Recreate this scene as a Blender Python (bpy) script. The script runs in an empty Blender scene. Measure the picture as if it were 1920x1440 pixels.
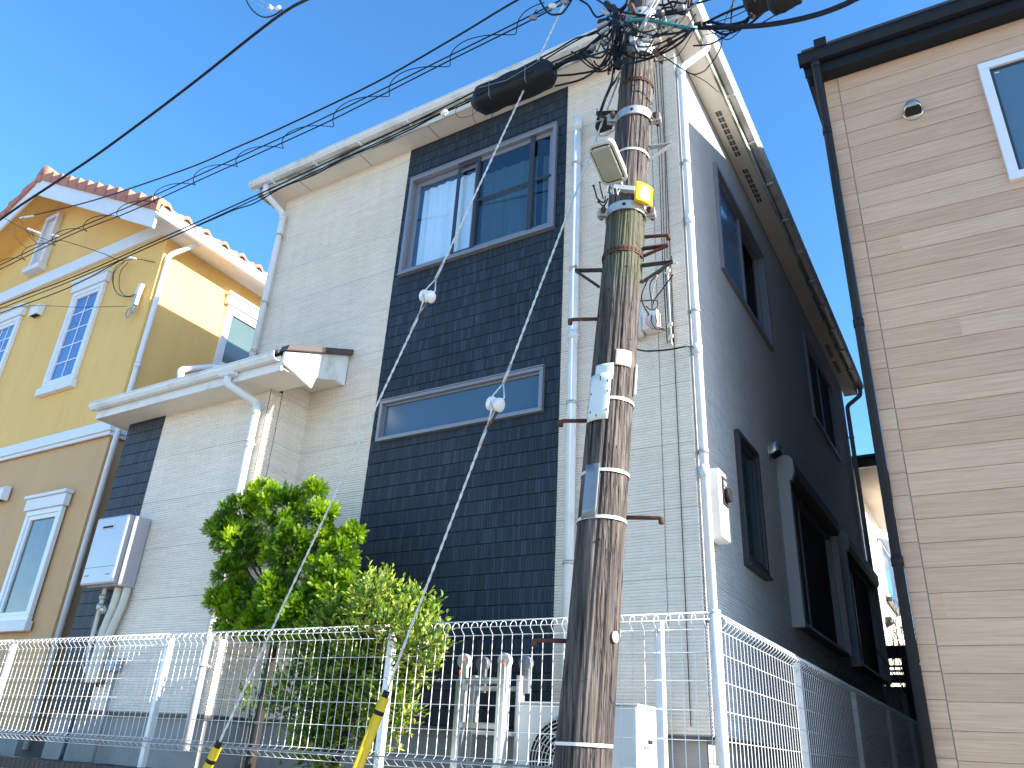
import bpy, bmesh, math, random
from mathutils import Vector, Matrix, noise
C = bpy.context.scene.collection
SC = bpy.context.scene
R = math.radians
# ------------------------------------------------------------------ camera, world, sun, exposure
# eye of the photographer is the origin; street level is z = -1.55
RI = Vector((0.8576294616172317, 0.5116905908295275, 0.051424175468996955))
DN = Vector((-0.18098288344920394, 0.3939050552162282, -0.9011570359118949))
FW = Vector((-0.48136981881350743, 0.763551927986322, 0.43043181899555444))
FPX = 1453.7
cam = bpy.data.cameras.new('camera'); co = bpy.data.objects.new('camera', cam); C.objects.link(co)
m = Matrix((RI, -DN, -FW)).transposed().to_4x4(); co.matrix_world = m
cam.sensor_width = 36; cam.sensor_fit = 'HORIZONTAL'; cam.lens = FPX / 1920 * 36
cam.clip_start = 0.05; cam.clip_end = 3000
SC.camera = co
SUN = Vector((1.0, 0.110, 0.45)).normalized()
world = bpy.data.worlds.new('World'); SC.world = world; world.use_nodes = True
nt = world.node_tree; nt.nodes.clear()
sky = nt.nodes.new('ShaderNodeTexSky'); sky.sky_type = 'NISHITA'; sky.sun_disc = False
sky.sun_elevation = math.asin(SUN.z); sky.sun_rotation = math.atan2(SUN.x, SUN.y)
sky.altitude = 0; sky.air_density = 1.0; sky.dust_density = 0.25; sky.ozone_density = 3.0
bg = nt.nodes.new('ShaderNodeBackground'); bg.inputs[1].default_value = 0.15
wo = nt.nodes.new('ShaderNodeOutputWorld')
hsv = nt.nodes.new('ShaderNodeHueSaturation'); hsv.inputs['Saturation'].default_value = 1.22; nt.links.new(sky.outputs[0], hsv.inputs['Color'])
nt.links.new(hsv.outputs[0], bg.inputs[0]); nt.links.new(bg.outputs[0], wo.inputs[0])
sl = bpy.data.lights.new('sun', 'SUN'); sl.energy = 5.0; sl.angle = R(0.53); sl.color = (1.0, 0.93, 0.82)
so = bpy.data.objects.new('sun', sl); C.objects.link(so); so.rotation_euler = SUN.to_track_quat('Z', 'Y').to_euler()
SC.view_settings.view_transform = 'Standard'; SC.view_settings.look = 'None'
SC.view_settings.exposure = 1.52; SC.view_settings.gamma = 1
SC.cycles.max_bounces = 8; SC.cycles.transparent_max_bounces = 16

def ray(px, py):
    return RI * ((px - 960) / FPX) + DN * ((py - 720) / FPX) + FW
def at(px, py, Y):
    r = ray(px, py); return r * (Y / r.y)
def atx(px, py, X):
    r = ray(px, py); return r * (X / r.x)
rnd = random.Random(7)

# ------------------------------------------------------------------ materials
def newmat(name):
    mt = bpy.data.materials.new(name); mt.use_nodes = True
    n = mt.node_tree; b = n.nodes['Principled BSDF']
    return mt, n, b
def mat(name, col, rough=0.6, metal=0.0, var=0.12, scale=6.0, bump=0.0, bscale=60.0, dirt=None, dscale=2.0, stretch=(1, 1, 1), spec=0.5, damt=0.5, dpos=(.5, .72)):
    mt, n, b = newmat(name)
    L = n.links
    tc = n.nodes.new('ShaderNodeTexCoord'); mp = n.nodes.new('ShaderNodeMapping'); mp.inputs['Scale'].default_value = stretch
    L.new(tc.outputs['Object'], mp.inputs[0])
    nz = n.nodes.new('ShaderNodeTexNoise'); nz.inputs['Scale'].default_value = scale; nz.inputs['Detail'].default_value = 6
    L.new(mp.outputs[0], nz.inputs[0])
    mx = n.nodes.new('ShaderNodeMixRGB'); mx.inputs[1].default_value = (*[c * (1 - var) for c in col], 1); mx.inputs[2].default_value = (*[min(1, c * (1 + var)) for c in col], 1)
    L.new(nz.outputs[0], mx.inputs[0]); out = mx.outputs[0]
    if dirt:
        n2 = n.nodes.new('ShaderNodeTexNoise'); n2.inputs['Scale'].default_value = dscale; n2.inputs['Detail'].default_value = 8; n2.inputs['Roughness'].default_value = 0.65
        L.new(mp.outputs[0], n2.inputs[0])
        rp = n.nodes.new('ShaderNodeValToRGB'); rp.color_ramp.elements[0].position = dpos[0]; rp.color_ramp.elements[1].position = dpos[1]
        rp.color_ramp.elements[1].color = (damt, damt, damt, 1)
        L.new(n2.outputs[0], rp.inputs[0])
        m2 = n.nodes.new('ShaderNodeMixRGB'); m2.inputs[2].default_value = (*dirt, 1)
        L.new(rp.outputs[0], m2.inputs[0]); L.new(out, m2.inputs[1]); out = m2.outputs[0]
    L.new(out, b.inputs['Base Color'])
    b.inputs['Roughness'].default_value = rough; b.inputs['Metallic'].default_value = metal; b.inputs['Specular IOR Level'].default_value = spec
    if bump:
        n3 = n.nodes.new('ShaderNodeTexNoise'); n3.inputs['Scale'].default_value = bscale; n3.inputs['Detail'].default_value = 4
        L.new(mp.outputs[0], n3.inputs[0])
        bp = n.nodes.new('ShaderNodeBump'); bp.inputs['Strength'].default_value = bump; bp.inputs['Distance'].default_value = 0.01
        L.new(n3.outputs[0], bp.inputs['Height']); L.new(bp.outputs[0], b.inputs['Normal'])
    return mt

def N(n, t, **kw):
    x = n.nodes.new(t)
    for k, v in kw.items(): setattr(x, k, v)
    return x
def MATH(n, op, a, b=None, c=None):
    x = n.nodes.new('ShaderNodeMath'); x.operation = op
    for i, v in enumerate((a, b, c)):
        if v is None: continue
        if isinstance(v, (int, float)): x.inputs[i].default_value = v
        else: n.links.new(v, x.inputs[i])
    return x.outputs[0]

def siding_mat(name, col, along='X', rough=0.55, streak=0.10, spec=.35):
    """ribbed cement siding: fine broken ribs, faint run-off streaks, little variations from board to board"""
    mt, n, b = newmat(name); L = n.links
    tc = N(n, 'ShaderNodeTexCoord'); sp = N(n, 'ShaderNodeSeparateXYZ'); L.new(tc.outputs['Object'], sp.inputs[0])
    U = sp.outputs[0] if along == 'X' else sp.outputs[1]
    Z = sp.outputs[2]
    row = MATH(n, 'FLOOR', MATH(n, 'DIVIDE', MATH(n, 'SUBTRACT', Z, 0.15), 0.0207))
    seg = MATH(n, 'FLOOR', MATH(n, 'ADD', MATH(n, 'MULTIPLY', U, 5.0), MATH(n, 'MULTIPLY', row, 0.37)))
    cb = N(n, 'ShaderNodeCombineXYZ'); L.new(row, cb.inputs[0]); L.new(seg, cb.inputs[1])
    wn = N(n, 'ShaderNodeTexWhiteNoise'); wn.noise_dimensions = '2D'; L.new(cb.outputs[0], wn.inputs['Vector'])
    board = MATH(n, 'FLOOR', MATH(n, 'DIVIDE', MATH(n, 'SUBTRACT', Z, 0.15), 0.4554))
    wb = N(n, 'ShaderNodeTexWhiteNoise'); wb.noise_dimensions = '1D'; L.new(board, wb.inputs['W'])
    mp = N(n, 'ShaderNodeMapping'); mp.inputs['Scale'].default_value = (5, 5, 0.5); L.new(tc.outputs['Object'], mp.inputs[0])
    nz = N(n, 'ShaderNodeTexNoise'); nz.inputs['Scale'].default_value = 1.6; nz.inputs['Detail'].default_value = 8; nz.inputs['Roughness'].default_value = 0.7
    L.new(mp.outputs[0], nz.inputs[0])
    v = MATH(n, 'ADD', MATH(n, 'MULTIPLY', wn.outputs[0], 0.09), MATH(n, 'MULTIPLY', nz.outputs[0], streak * 2))
    v = MATH(n, 'ADD', v, MATH(n, 'MULTIPLY', wb.outputs[0], 0.035))
    v = MATH(n, 'SUBTRACT', 1.06, v)
    jn = MATH(n, 'LESS_THAN', MATH(n, 'FRACT', MATH(n, 'DIVIDE', MATH(n, 'SUBTRACT', Z, 0.15), 0.4554)), 0.013)
    v = MATH(n, 'MULTIPLY', v, MATH(n, 'SUBTRACT', 1.0, MATH(n, 'MULTIPLY', jn, 0.30)))
    # large soft grime patches
    n2 = N(n, 'ShaderNodeTexNoise'); n2.inputs['Scale'].default_value = 0.9; n2.inputs['Detail'].default_value = 7
    L.new(tc.outputs['Object'], n2.inputs[0])
    rp = N(n, 'ShaderNodeValToRGB'); rp.color_ramp.elements[0].position = 0.55; rp.color_ramp.elements[1].position = 0.75
    rp.color_ramp.elements[1].color = (0.14, 0.14, 0.14, 1); L.new(n2.outputs[0], rp.inputs[0])
    vm = N(n, 'ShaderNodeVectorMath', operation='SCALE'); vm.inputs[0].default_value = col; L.new(v, vm.inputs['Scale'])
    mx = N(n, 'ShaderNodeMixRGB'); mx.inputs[2].default_value = (col[0] * .72, col[1] * .7, col[2] * .64, 1)
    L.new(rp.outputs[0], mx.inputs[0]); L.new(vm.outputs[0], mx.inputs[1]); L.new(mx.outputs[0], b.inputs['Base Color'])
    b.inputs['Roughness'].default_value = rough; b.inputs['Specular IOR Level'].default_value = spec
    n3 = N(n, 'ShaderNodeTexNoise'); n3.inputs['Scale'].default_value = 90; L.new(tc.outputs['Object'], n3.inputs[0])
    bp = N(n, 'ShaderNodeBump'); bp.inputs['Strength'].default_value = 0.35; bp.inputs['Distance'].default_value = 0.004
    L.new(MATH(n, 'ADD', n3.outputs[0], MATH(n, 'MULTIPLY', wn.outputs[0], 0.8)), bp.inputs['Height']); L.new(bp.outputs[0], b.inputs['Normal'])
    return mt

def comb_mat(name, col, pitch=0.1138):
    """charcoal siding: every row combed with fine vertical grooves of uneven width"""
    mt, n, b = newmat(name); L = n.links
    tc = N(n, 'ShaderNodeTexCoord'); sp = N(n, 'ShaderNodeSeparateXYZ'); L.new(tc.outputs['Object'], sp.inputs[0])
    row = MATH(n, 'FLOOR', MATH(n, 'DIVIDE', MATH(n, 'SUBTRACT', sp.outputs[2], 0.15), pitch))
    wr = N(n, 'ShaderNodeTexWhiteNoise'); wr.noise_dimensions = '1D'; L.new(row, wr.inputs['W'])
    u = MATH(n, 'ADD', MATH(n, 'MULTIPLY', sp.outputs[0], 40.0), MATH(n, 'MULTIPLY', wr.outputs[0], 37.0))
    cell = MATH(n, 'FLOOR', u)
    cb = N(n, 'ShaderNodeCombineXYZ'); L.new(row, cb.inputs[0]); L.new(cell, cb.inputs[1])
    wn = N(n, 'ShaderNodeTexWhiteNoise'); wn.noise_dimensions = '2D'; L.new(cb.outputs[0], wn.inputs['Vector'])
    fr = MATH(n, 'FRACT', u)
    groove = MATH(n, 'MULTIPLY', MATH(n, 'LESS_THAN', fr, 0.20), MATH(n, 'GREATER_THAN', wn.outputs[0], 0.15))
    # wider joints every ~ 0.15 m
    u2 = MATH(n, 'FRACT', MATH(n, 'ADD', MATH(n, 'MULTIPLY', sp.outputs[0], 6.6), MATH(n, 'MULTIPLY', wr.outputs[0], 9.0)))
    joint = MATH(n, 'LESS_THAN', u2, 0.03)
    g = MATH(n, 'MAXIMUM', groove, joint)
    nz = N(n, 'ShaderNodeTexNoise'); nz.inputs['Scale'].default_value = 2.0; nz.inputs['Detail'].default_value = 8
    L.new(tc.outputs['Object'], nz.inputs[0])
    v = MATH(n, 'ADD', MATH(n, 'MULTIPLY', MATH(n, 'POWER', wn.outputs[0], 2.5), 0.65), MATH(n, 'MULTIPLY', nz.outputs[0], 0.6))
    v = MATH(n, 'ADD', v, 0.5)
    # groove shade darkened into the colour, lighter flecks on the ridges
    fl = N(n, 'ShaderNodeTexNoise'); fl.inputs['Scale'].default_value = 30; fl.inputs['Detail'].default_value = 3
    mp = N(n, 'ShaderNodeMapping'); mp.inputs['Scale'].default_value = (4, 1, 0.5); L.new(tc.outputs['Object'], mp.inputs[0]); L.new(mp.outputs[0], fl.inputs[0])
    v = MATH(n, 'ADD', v, MATH(n, 'MULTIPLY', MATH(n, 'GREATER_THAN', fl.outputs[0], 0.66), 0.45))
    v = MATH(n, 'MULTIPLY', v, MATH(n, 'SUBTRACT', 1.0, MATH(n, 'MULTIPLY', g, 0.62)))
    vm = N(n, 'ShaderNodeVectorMath', operation='SCALE'); vm.inputs[0].default_value = col; L.new(v, vm.inputs['Scale'])
    L.new(vm.outputs[0], b.inputs['Base Color']); b.inputs['Roughness'].default_value = 0.55; b.inputs['Specular IOR Level'].default_value = .25
    h = MATH(n, 'SUBTRACT', MATH(n, 'MULTIPLY', wn.outputs[0], 0.4), g)
    bp = N(n, 'ShaderNodeBump'); bp.inputs['Strength'].default_value = 0.8; bp.inputs['Distance'].default_value = 0.004
    L.new(h, bp.inputs['Height']); L.new(bp.outputs[0], b.inputs['Normal'])
    return mt

def plank_mat(name):
    """wood-look siding: long boards, each board with its own tone and horizontal grain"""
    mt, n, b = newmat(name); L = n.links
    tc = N(n, 'ShaderNodeTexCoord'); sp = N(n, 'ShaderNodeSeparateXYZ'); L.new(tc.outputs['Object'], sp.inputs[0])
    cornerp = MATH(n, 'LESS_THAN', MATH(n, 'SUBTRACT', sp.outputs[0], RX0 + .105), 0.0)
    row = MATH(n, 'FLOOR', MATH(n, 'DIVIDE', MATH(n, 'SUBTRACT', sp.outputs[2], PZ0), PP))
    sec = MATH(n, 'ADD', MATH(n, 'FLOOR', MATH(n, 'ADD', MATH(n, 'MULTIPLY', sp.outputs[0], 0.20), MATH(n, 'MULTIPLY', row, 0.41))), MATH(n, 'MULTIPLY', cornerp, 17.0))
    cb = N(n, 'ShaderNodeCombineXYZ'); L.new(row, cb.inputs[0]); L.new(sec, cb.inputs[1])
    wn = N(n, 'ShaderNodeTexWhiteNoise'); wn.noise_dimensions = '2D'; L.new(cb.outputs[0], wn.inputs['Vector'])
    rp = N(n, 'ShaderNodeValToRGB'); cr = rp.color_ramp
    cr.elements[0].color = (0.575, 0.37, 0.24, 1); cr.elements[1].color = (0.655, 0.445, 0.297, 1)
    e = cr.elements.new(0.4); e.color = (0.61, 0.395, 0.26, 1); e = cr.elements.new(0.75); e.color = (0.645, 0.425, 0.28, 1)
    L.new(wn.outputs[0], rp.inputs[0])
    cb2 = N(n, 'ShaderNodeCombineXYZ'); L.new(MATH(n, 'ADD', sp.outputs[0], MATH(n, 'MULTIPLY', wn.outputs[0], 30.0)), cb2.inputs[0]); L.new(MATH(n, 'MULTIPLY', sp.outputs[2], 30.0), cb2.inputs[2]); L.new(MATH(n, 'MULTIPLY', cornerp, 5.0), cb2.inputs[1])
    nz = N(n, 'ShaderNodeTexNoise'); nz.inputs['Scale'].default_value = 2.3; nz.inputs['Detail'].default_value = 9; nz.inputs['Roughness'].default_value = 0.68; nz.inputs['Distortion'].default_value = 0.6
    L.new(cb2.outputs[0], nz.inputs[0])
    g = N(n, 'ShaderNodeValToRGB'); g.color_ramp.elements[0].position = 0.33; g.color_ramp.elements[1].position = 0.68
    g.color_ramp.elements[0].color = (0.80, 0.775, 0.75, 1); g.color_ramp.elements[1].color = (1.12, 1.12, 1.11, 1); L.new(nz.outputs[0], g.inputs[0])
    mx = N(n, 'ShaderNodeMixRGB', blend_type='MULTIPLY'); mx.inputs[0].default_value = 1; L.new(rp.outputs[0], mx.inputs[1]); L.new(g.outputs[0], mx.inputs[2])
    L.new(mx.outputs[0], b.inputs['Base Color']); b.inputs['Roughness'].default_value = 0.5
    bp = N(n, 'ShaderNodeBump'); bp.inputs['Strength'].default_value = 0.35; bp.inputs['Distance'].default_value = 0.003; L.new(nz.outputs[0], bp.inputs['Height']); L.new(bp.outputs[0], b.inputs['Normal'])
    return mt

def stucco_mat(name, col):
    mt, n, b = newmat(name); L = n.links
    tc = N(n, 'ShaderNodeTexCoord')
    nz = N(n, 'ShaderNodeTexNoise'); nz.inputs['Scale'].default_value = 1.1; nz.inputs['Detail'].default_value = 8; nz.inputs['Roughness'].default_value = 0.6
    mp = N(n, 'ShaderNodeMapping'); mp.inputs['Scale'].default_value = (1.6, 1.6, 0.6); L.new(tc.outputs['Object'], mp.inputs[0]); L.new(mp.outputs[0], nz.inputs[0])
    mx = N(n, 'ShaderNodeMixRGB'); mx.inputs[1].default_value = (*[c * 0.86 for c in col], 1); mx.inputs[2].default_value = (*[min(1, c * 1.12) for c in col], 1); L.new(nz.outputs[0], mx.inputs[0])
    st = N(n, 'ShaderNodeTexNoise'); st.inputs['Scale'].default_value = 1.0; st.inputs['Detail'].default_value = 7; st.inputs['Roughness'].default_value = .65
    ms = N(n, 'ShaderNodeMapping'); ms.inputs['Scale'].default_value = (9, 9, 0.5); L.new(tc.outputs['Object'], ms.inputs[0]); L.new(ms.outputs[0], st.inputs[0])
    sr = N(n, 'ShaderNodeValToRGB'); sr.color_ramp.elements[0].position = .52; sr.color_ramp.elements[1].position = .74; sr.color_ramp.elements[1].color = (.16, .16, .16, 1); L.new(st.outputs[0], sr.inputs[0])
    m3 = N(n, 'ShaderNodeMixRGB'); m3.inputs[2].default_value = (*[c * 0.62 for c in col], 1); L.new(sr.outputs[0], m3.inputs[0]); L.new(mx.outputs[0], m3.inputs[1])
    L.new(m3.outputs[0], b.inputs['Base Color']); b.inputs['Roughness'].default_value = 0.85
    n3 = N(n, 'ShaderNodeTexNoise'); n3.inputs['Scale'].default_value = 120; n3.inputs['Detail'].default_value = 4; L.new(tc.outputs['Object'], n3.inputs[0])
    n4 = N(n, 'ShaderNodeTexNoise'); n4.inputs['Scale'].default_value = 7; L.new(tc.outputs['Object'], n4.inputs[0])
    bp = N(n, 'ShaderNodeBump'); bp.inputs['Strength'].default_value = 0.4; bp.inputs['Distance'].default_value = 0.006
    L.new(MATH(n, 'ADD', n3.outputs[0], n4.outputs[0]), bp.inputs['Height']); L.new(bp.outputs[0], b.inputs['Normal'])
    return mt

def polewood_mat():
    mt, n, b = newmat('weathered_wood'); L = n.links
    tc = N(n, 'ShaderNodeTexCoord')
    mp = N(n, 'ShaderNodeMapping'); mp.inputs['Scale'].default_value = (1, 1, 0.035); L.new(tc.outputs['Object'], mp.inputs[0])
    nz = N(n, 'ShaderNodeTexNoise'); nz.inputs['Scale'].default_value = 38; nz.inputs['Detail'].default_value = 10; nz.inputs['Roughness'].default_value = 0.7; L.new(mp.outputs[0], nz.inputs[0])
    mpw = N(n, 'ShaderNodeMapping'); mpw.inputs['Scale'].default_value = (1, 1, 0.12); L.new(tc.outputs['Object'], mpw.inputs[0])
    n2 = N(n, 'ShaderNodeTexNoise'); n2.inputs['Scale'].default_value = 9; n2.inputs['Detail'].default_value = 6; L.new(mpw.outputs[0], n2.inputs[0])
    mp5 = N(n, 'ShaderNodeMapping'); mp5.inputs['Scale'].default_value = (1, 1, 0.022); L.new(tc.outputs['Object'], mp5.inputs[0])
    fine = N(n, 'ShaderNodeTexNoise'); fine.inputs['Scale'].default_value = 120; fine.inputs['Detail'].default_value = 4; L.new(mp5.outputs[0], fine.inputs[0])
    ck = N(n, 'ShaderNodeTexNoise'); ck.inputs['Scale'].default_value = 24; ck.inputs['Detail'].default_value = 3; ck.inputs['Roughness'].default_value = .6; L.new(mp.outputs[0], ck.inputs[0])
    crack = N(n, 'ShaderNodeMapRange'); crack.interpolation_type = 'SMOOTHSTEP'; L.new(MATH(n, 'ABSOLUTE', MATH(n, 'SUBTRACT', ck.outputs[0], 0.52)), crack.inputs[0]); crack.inputs[1].default_value = 0.0; crack.inputs[2].default_value = 0.035; crack.inputs[3].default_value = 0.0; crack.inputs[4].default_value = 1.0
    rp0 = N(n, 'ShaderNodeValToRGB'); cr = rp0.color_ramp; cr.elements[0].position = 0.38; cr.elements[1].position = 0.64
    cr.elements[0].color = (0.016, 0.012, 0.011, 1); cr.elements[1].color = (0.20, 0.162, 0.136, 1)
    e = cr.elements.new(0.46); e.color = (0.048, 0.034, 0.030, 1); e = cr.elements.new(0.54); e.color = (0.095, 0.070, 0.060, 1)
    L.new(MATH(n, 'ADD', MATH(n, 'MULTIPLY', nz.outputs[0], 0.5), MATH(n, 'ADD', MATH(n, 'MULTIPLY', n2.outputs[0], 0.28), MATH(n, 'MULTIPLY', fine.outputs[0], 0.24))), rp0.inputs[0])
    rp = N(n, 'ShaderNodeMixRGB'); rp.inputs[1].default_value = (0.022, 0.016, 0.014, 1); L.new(crack.outputs[0], rp.inputs[0]); L.new(rp0.outputs[0], rp.inputs[2])
    # weather-silvered upper part
    sp = N(n, 'ShaderNodeSeparateXYZ'); L.new(tc.outputs['Object'], sp.inputs[0])
    hi = N(n, 'ShaderNodeMapRange'); hi.inputs[1].default_value = 1.6; hi.inputs[2].default_value = 4.0; hi.inputs[3].default_value = 0.28; hi.inputs[4].default_value = 0.55; L.new(sp.outputs[2], hi.inputs[0])
    bw = N(n, 'ShaderNodeHueSaturation'); bw.inputs['Saturation'].default_value = 0.35; bw.inputs['Value'].default_value = 0.95; L.new(rp.outputs[0], bw.inputs['Color'])
    ms = N(n, 'ShaderNodeMixRGB'); L.new(hi.outputs[0], ms.inputs[0]); L.new(rp.outputs[0], ms.inputs[1]); L.new(bw.outputs[0], ms.inputs[2])
    # algae: a patchy band below the lamp clamp and a vertical strip on the street side
    n3 = N(n, 'ShaderNodeTexNoise'); n3.inputs['Scale'].default_value = 7; n3.inputs['Detail'].default_value = 8; n3.inputs['Roughness'].default_value = .7
    mp3 = N(n, 'ShaderNodeMapping'); mp3.inputs['Scale'].default_value = (1, 1, 0.4); L.new(tc.outputs['Object'], mp3.inputs[0]); L.new(mp3.outputs[0], n3.inputs[0])
    band = N(n, 'ShaderNodeMapRange'); band.interpolation_type = 'SMOOTHSTEP'
    L.new(MATH(n, 'ABSOLUTE', MATH(n, 'SUBTRACT', sp.outputs[2], 2.62)), band.inputs[0]); band.inputs[1].default_value = 0.5; band.inputs[2].default_value = 0.1; band.inputs[3].default_value = 0; band.inputs[4].default_value = 1
    # strip facing the street (angle measured about the pole axis)
    ax = MATH(n, 'SUBTRACT', sp.outputs[0], MATH(n, 'ADD', -1.658, MATH(n, 'MULTIPLY', sp.outputs[2], 0.083)))
    ay = MATH(n, 'SUBTRACT', sp.outputs[1], 3.38)
    ang = MATH(n, 'ARCTAN2', ay, ax)
    strip = N(n, 'ShaderNodeMapRange'); strip.interpolation_type = 'SMOOTHSTEP'
    L.new(MATH(n, 'ABSOLUTE', MATH(n, 'SUBTRACT', ang, -1.72)), strip.inputs[0]); strip.inputs[1].default_value = 0.5; strip.inputs[2].default_value = 0.05; strip.inputs[3].default_value = 0; strip.inputs[4].default_value = 0.5
    low = MATH(n, 'LESS_THAN', sp.outputs[2], 2.3)
    mk = MATH(n, 'MAXIMUM', band.outputs[0], MATH(n, 'MULTIPLY', strip.outputs[0], low))
    mk = MATH(n, 'MULTIPLY', mk, MATH(n, 'MULTIPLY', n3.outputs[0], 1.45))
    rq = N(n, 'ShaderNodeValToRGB'); rq.color_ramp.elements[0].position = 0.30; rq.color_ramp.elements[1].position = 0.75; rq.color_ramp.elements[1].color = (.7, .7, .7, 1); L.new(mk, rq.inputs[0])
    grn = N(n, 'ShaderNodeMixRGB', blend_type='MULTIPLY'); grn.inputs[0].default_value = 0.6; grn.inputs[1].default_value = (0.22, 0.25, 0.11, 1); L.new(rp.outputs[0], grn.inputs[2])
    gr2 = N(n, 'ShaderNodeMixRGB'); gr2.inputs[0].default_value = .35; gr2.inputs[2].default_value = (0.036, 0.046, 0.016, 1); L.new(grn.outputs[0], gr2.inputs[1])
    mg = N(n, 'ShaderNodeMixRGB'); L.new(rq.outputs[0], mg.inputs[0]); L.new(ms.outputs[0], mg.inputs[1]); L.new(gr2.outputs[0], mg.inputs[2])
    L.new(mg.outputs[0], b.inputs['Base Color']); b.inputs['Roughness'].default_value = 0.75
    bp = N(n, 'ShaderNodeBump'); bp.inputs['Strength'].default_value = 1.0; bp.inputs['Distance'].default_value = 0.012; L.new(MATH(n, 'ADD', MATH(n, 'ADD', nz.outputs[0], MATH(n, 'MULTIPLY', fine.outputs[0], .5)), MATH(n, 'MULTIPLY', crack.outputs[0], .6)), bp.inputs['Height']); L.new(bp.outputs[0], b.inputs['Normal'])
    return mt

def glass_mat(name, tint, refl=1.0, rough=0.02, alpha=0.5):
    """window glass: partly see-through, mirror-like at grazing angles"""
    mt, n, b = newmat(name); L = n.links; n.nodes.remove(b)
    out = n.nodes['Material Output']
    tr = N(n, 'ShaderNodeBsdfTransparent'); tr.inputs[0].default_value = (*tint, 1)
    gl = N(n, 'ShaderNodeBsdfGlossy'); gl.inputs['Roughness'].default_value = rough; gl.inputs[0].default_value = (.95, .97, 1, 1)
    fr = N(n, 'ShaderNodeLayerWeight'); fr.inputs[0].default_value = 0.5
    f = MATH(n, 'MINIMUM', MATH(n, 'ADD', MATH(n, 'MULTIPLY', MATH(n, 'POWER', fr.outputs['Facing'], 4.0), 0.9), 0.06*refl), 1.0)
    mx = N(n, 'ShaderNodeMixShader'); L.new(f, mx.inputs[0]); L.new(tr.outputs[0], mx.inputs[1]); L.new(gl.outputs[0], mx.inputs[2])
    L.new(mx.outputs[0], out.inputs[0])
    return mt

def leaf_mat(name, c0, c1, c2, trans=0.35, rough=0.45):
    """foliage: colour differs from leaf to leaf (tone per face, dark for inner conifer sprays), thin leaves let light through"""
    mt, n, b = newmat(name); L = n.links
    at_ = N(n, 'ShaderNodeAttribute'); at_.attribute_name = 'tone'
    rp = N(n, 'ShaderNodeValToRGB'); rp.color_ramp.elements[0].color = (*c0, 1); rp.color_ramp.elements[1].color = (*c2, 1); e = rp.color_ramp.elements.new(.5); e.color = (*c1, 1)
    L.new(at_.outputs['Fac'], rp.inputs[0]); L.new(rp.outputs[0], b.inputs['Base Color']); b.inputs['Roughness'].default_value = rough
    tl = N(n, 'ShaderNodeBsdfTranslucent'); hs = N(n, 'ShaderNodeHueSaturation'); hs.inputs['Value'].default_value = 1.5; hs.inputs['Saturation'].default_value = 1.1; L.new(rp.outputs[0], hs.inputs['Color']); L.new(hs.outputs[0], tl.inputs[0])
    mx = N(n, 'ShaderNodeMixShader'); mx.inputs[0].default_value = trans; L.new(b.outputs[0], mx.inputs[1]); L.new(tl.outputs[0], mx.inputs[2])
    L.new(mx.outputs[0], n.nodes['Material Output'].inputs[0])
    return mt

RX0 = -0.432; RY0 = 5.35; PP = 0.1517; PZ0 = 0.0963
M = {}
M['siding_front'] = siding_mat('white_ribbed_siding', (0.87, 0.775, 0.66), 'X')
M['siding_shaded'] = siding_mat('white_ribbed_siding_shaded', (0.66, 0.67, 0.68), 'Y', spec=.12)  # same white siding, greyed so the passage shade sits in its colour
M['comb'] = comb_mat('charcoal_combed_siding', (0.027, 0.038, 0.052))
M['comb_mid'] = comb_mat('slate_combed_siding', (0.040, 0.048, 0.060))
M['plank'] = plank_mat('woodlook_siding')
M['yellow'] = stucco_mat('yellow_stucco', (0.82, 0.515, 0.17))
M['tan'] = stucco_mat('tan_stucco', (0.62, 0.385, 0.19))
M['white_trim'] = mat('white_trim', (0.72, 0.73, 0.76), 0.5, var=.06, bump=.1)
M['white_pvc'] = mat('white_pvc', (0.70, 0.72, 0.74), 0.6, var=.05, dirt=(.45, .42, .36), dscale=5, damt=.35)
M['gutter'] = mat('white_gutter', (0.74, 0.74, 0.72), 0.4, var=.06, dirt=(.30, .30, .25), dscale=4.5, stretch=(1, 1, 1), damt=.6)
M['fascia'] = mat('mildewed_fascia', (0.62, 0.61, 0.55), 0.6, var=.1, dirt=(.085, .09, .06), dscale=1.6, stretch=(1, 1, 3), damt=1.0, dpos=(.42, .60))
M['soffit'] = mat('soffit_board', (0.76, 0.68, 0.57), 0.7, var=.05, dirt=(.45, .42, .36), dscale=1.5, damt=.3)
M['slate'] = mat('dark_roof_slate', (0.06, 0.055, 0.055), 0.7, var=.3, scale=12, bump=.3)
M['brown_metal'] = mat('brown_metal_trim', (0.075, 0.055, 0.055), 0.55, var=.1)
M['alu'] = mat('bronze_grey_sash', (0.25, 0.25, 0.28), 0.4, metal=0.3, var=.06)
M['dark_alu'] = mat('dark_sash', (0.055, 0.055, 0.062), 0.35, metal=0.3, var=.08)
M['white_sash'] = mat('white_sash', (0.74, 0.76, 0.80), 0.3, var=.03)
M['glass'] = glass_mat('clear_glass', (0.92, 0.97, 1.0), 1.6)
M['glass_dark'] = glass_mat('dark_glass', (0.58, 0.68, 0.72), 1.2)
M['frost'] = mat('frosted_glass', (0.06, 0.115, 0.185), 0.2, var=.1, scale=2, spec=.5)
M['frost_green'] = mat('frosted_green_glass', (0.02, 0.05, 0.05), 0.15, var=.1, scale=2, spec=.8)
M['sky_glass'] = mat('reflective_blue_glass', (0.05, 0.13, 0.24), 0.06, metal=0.0, var=.1, scale=1.5, spec=1.0)
M['blue_glass'] = mat('leaded_window_glass', (0.06, 0.14, 0.36), 0.1, var=.15, scale=2, spec=1.0)
M['curtain'] = mat('pale_curtain', (0.88, 0.93, 0.95), 0.9, var=.08, stretch=(6, 6, .3))
M['curtain_dim'] = mat('grey_curtain', (0.46, 0.50, 0.48), 0.9, var=.2, stretch=(6, 6, .3))
M['room'] = mat('dim_room_wall', (0.05, 0.05, 0.05), 0.9)
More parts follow.
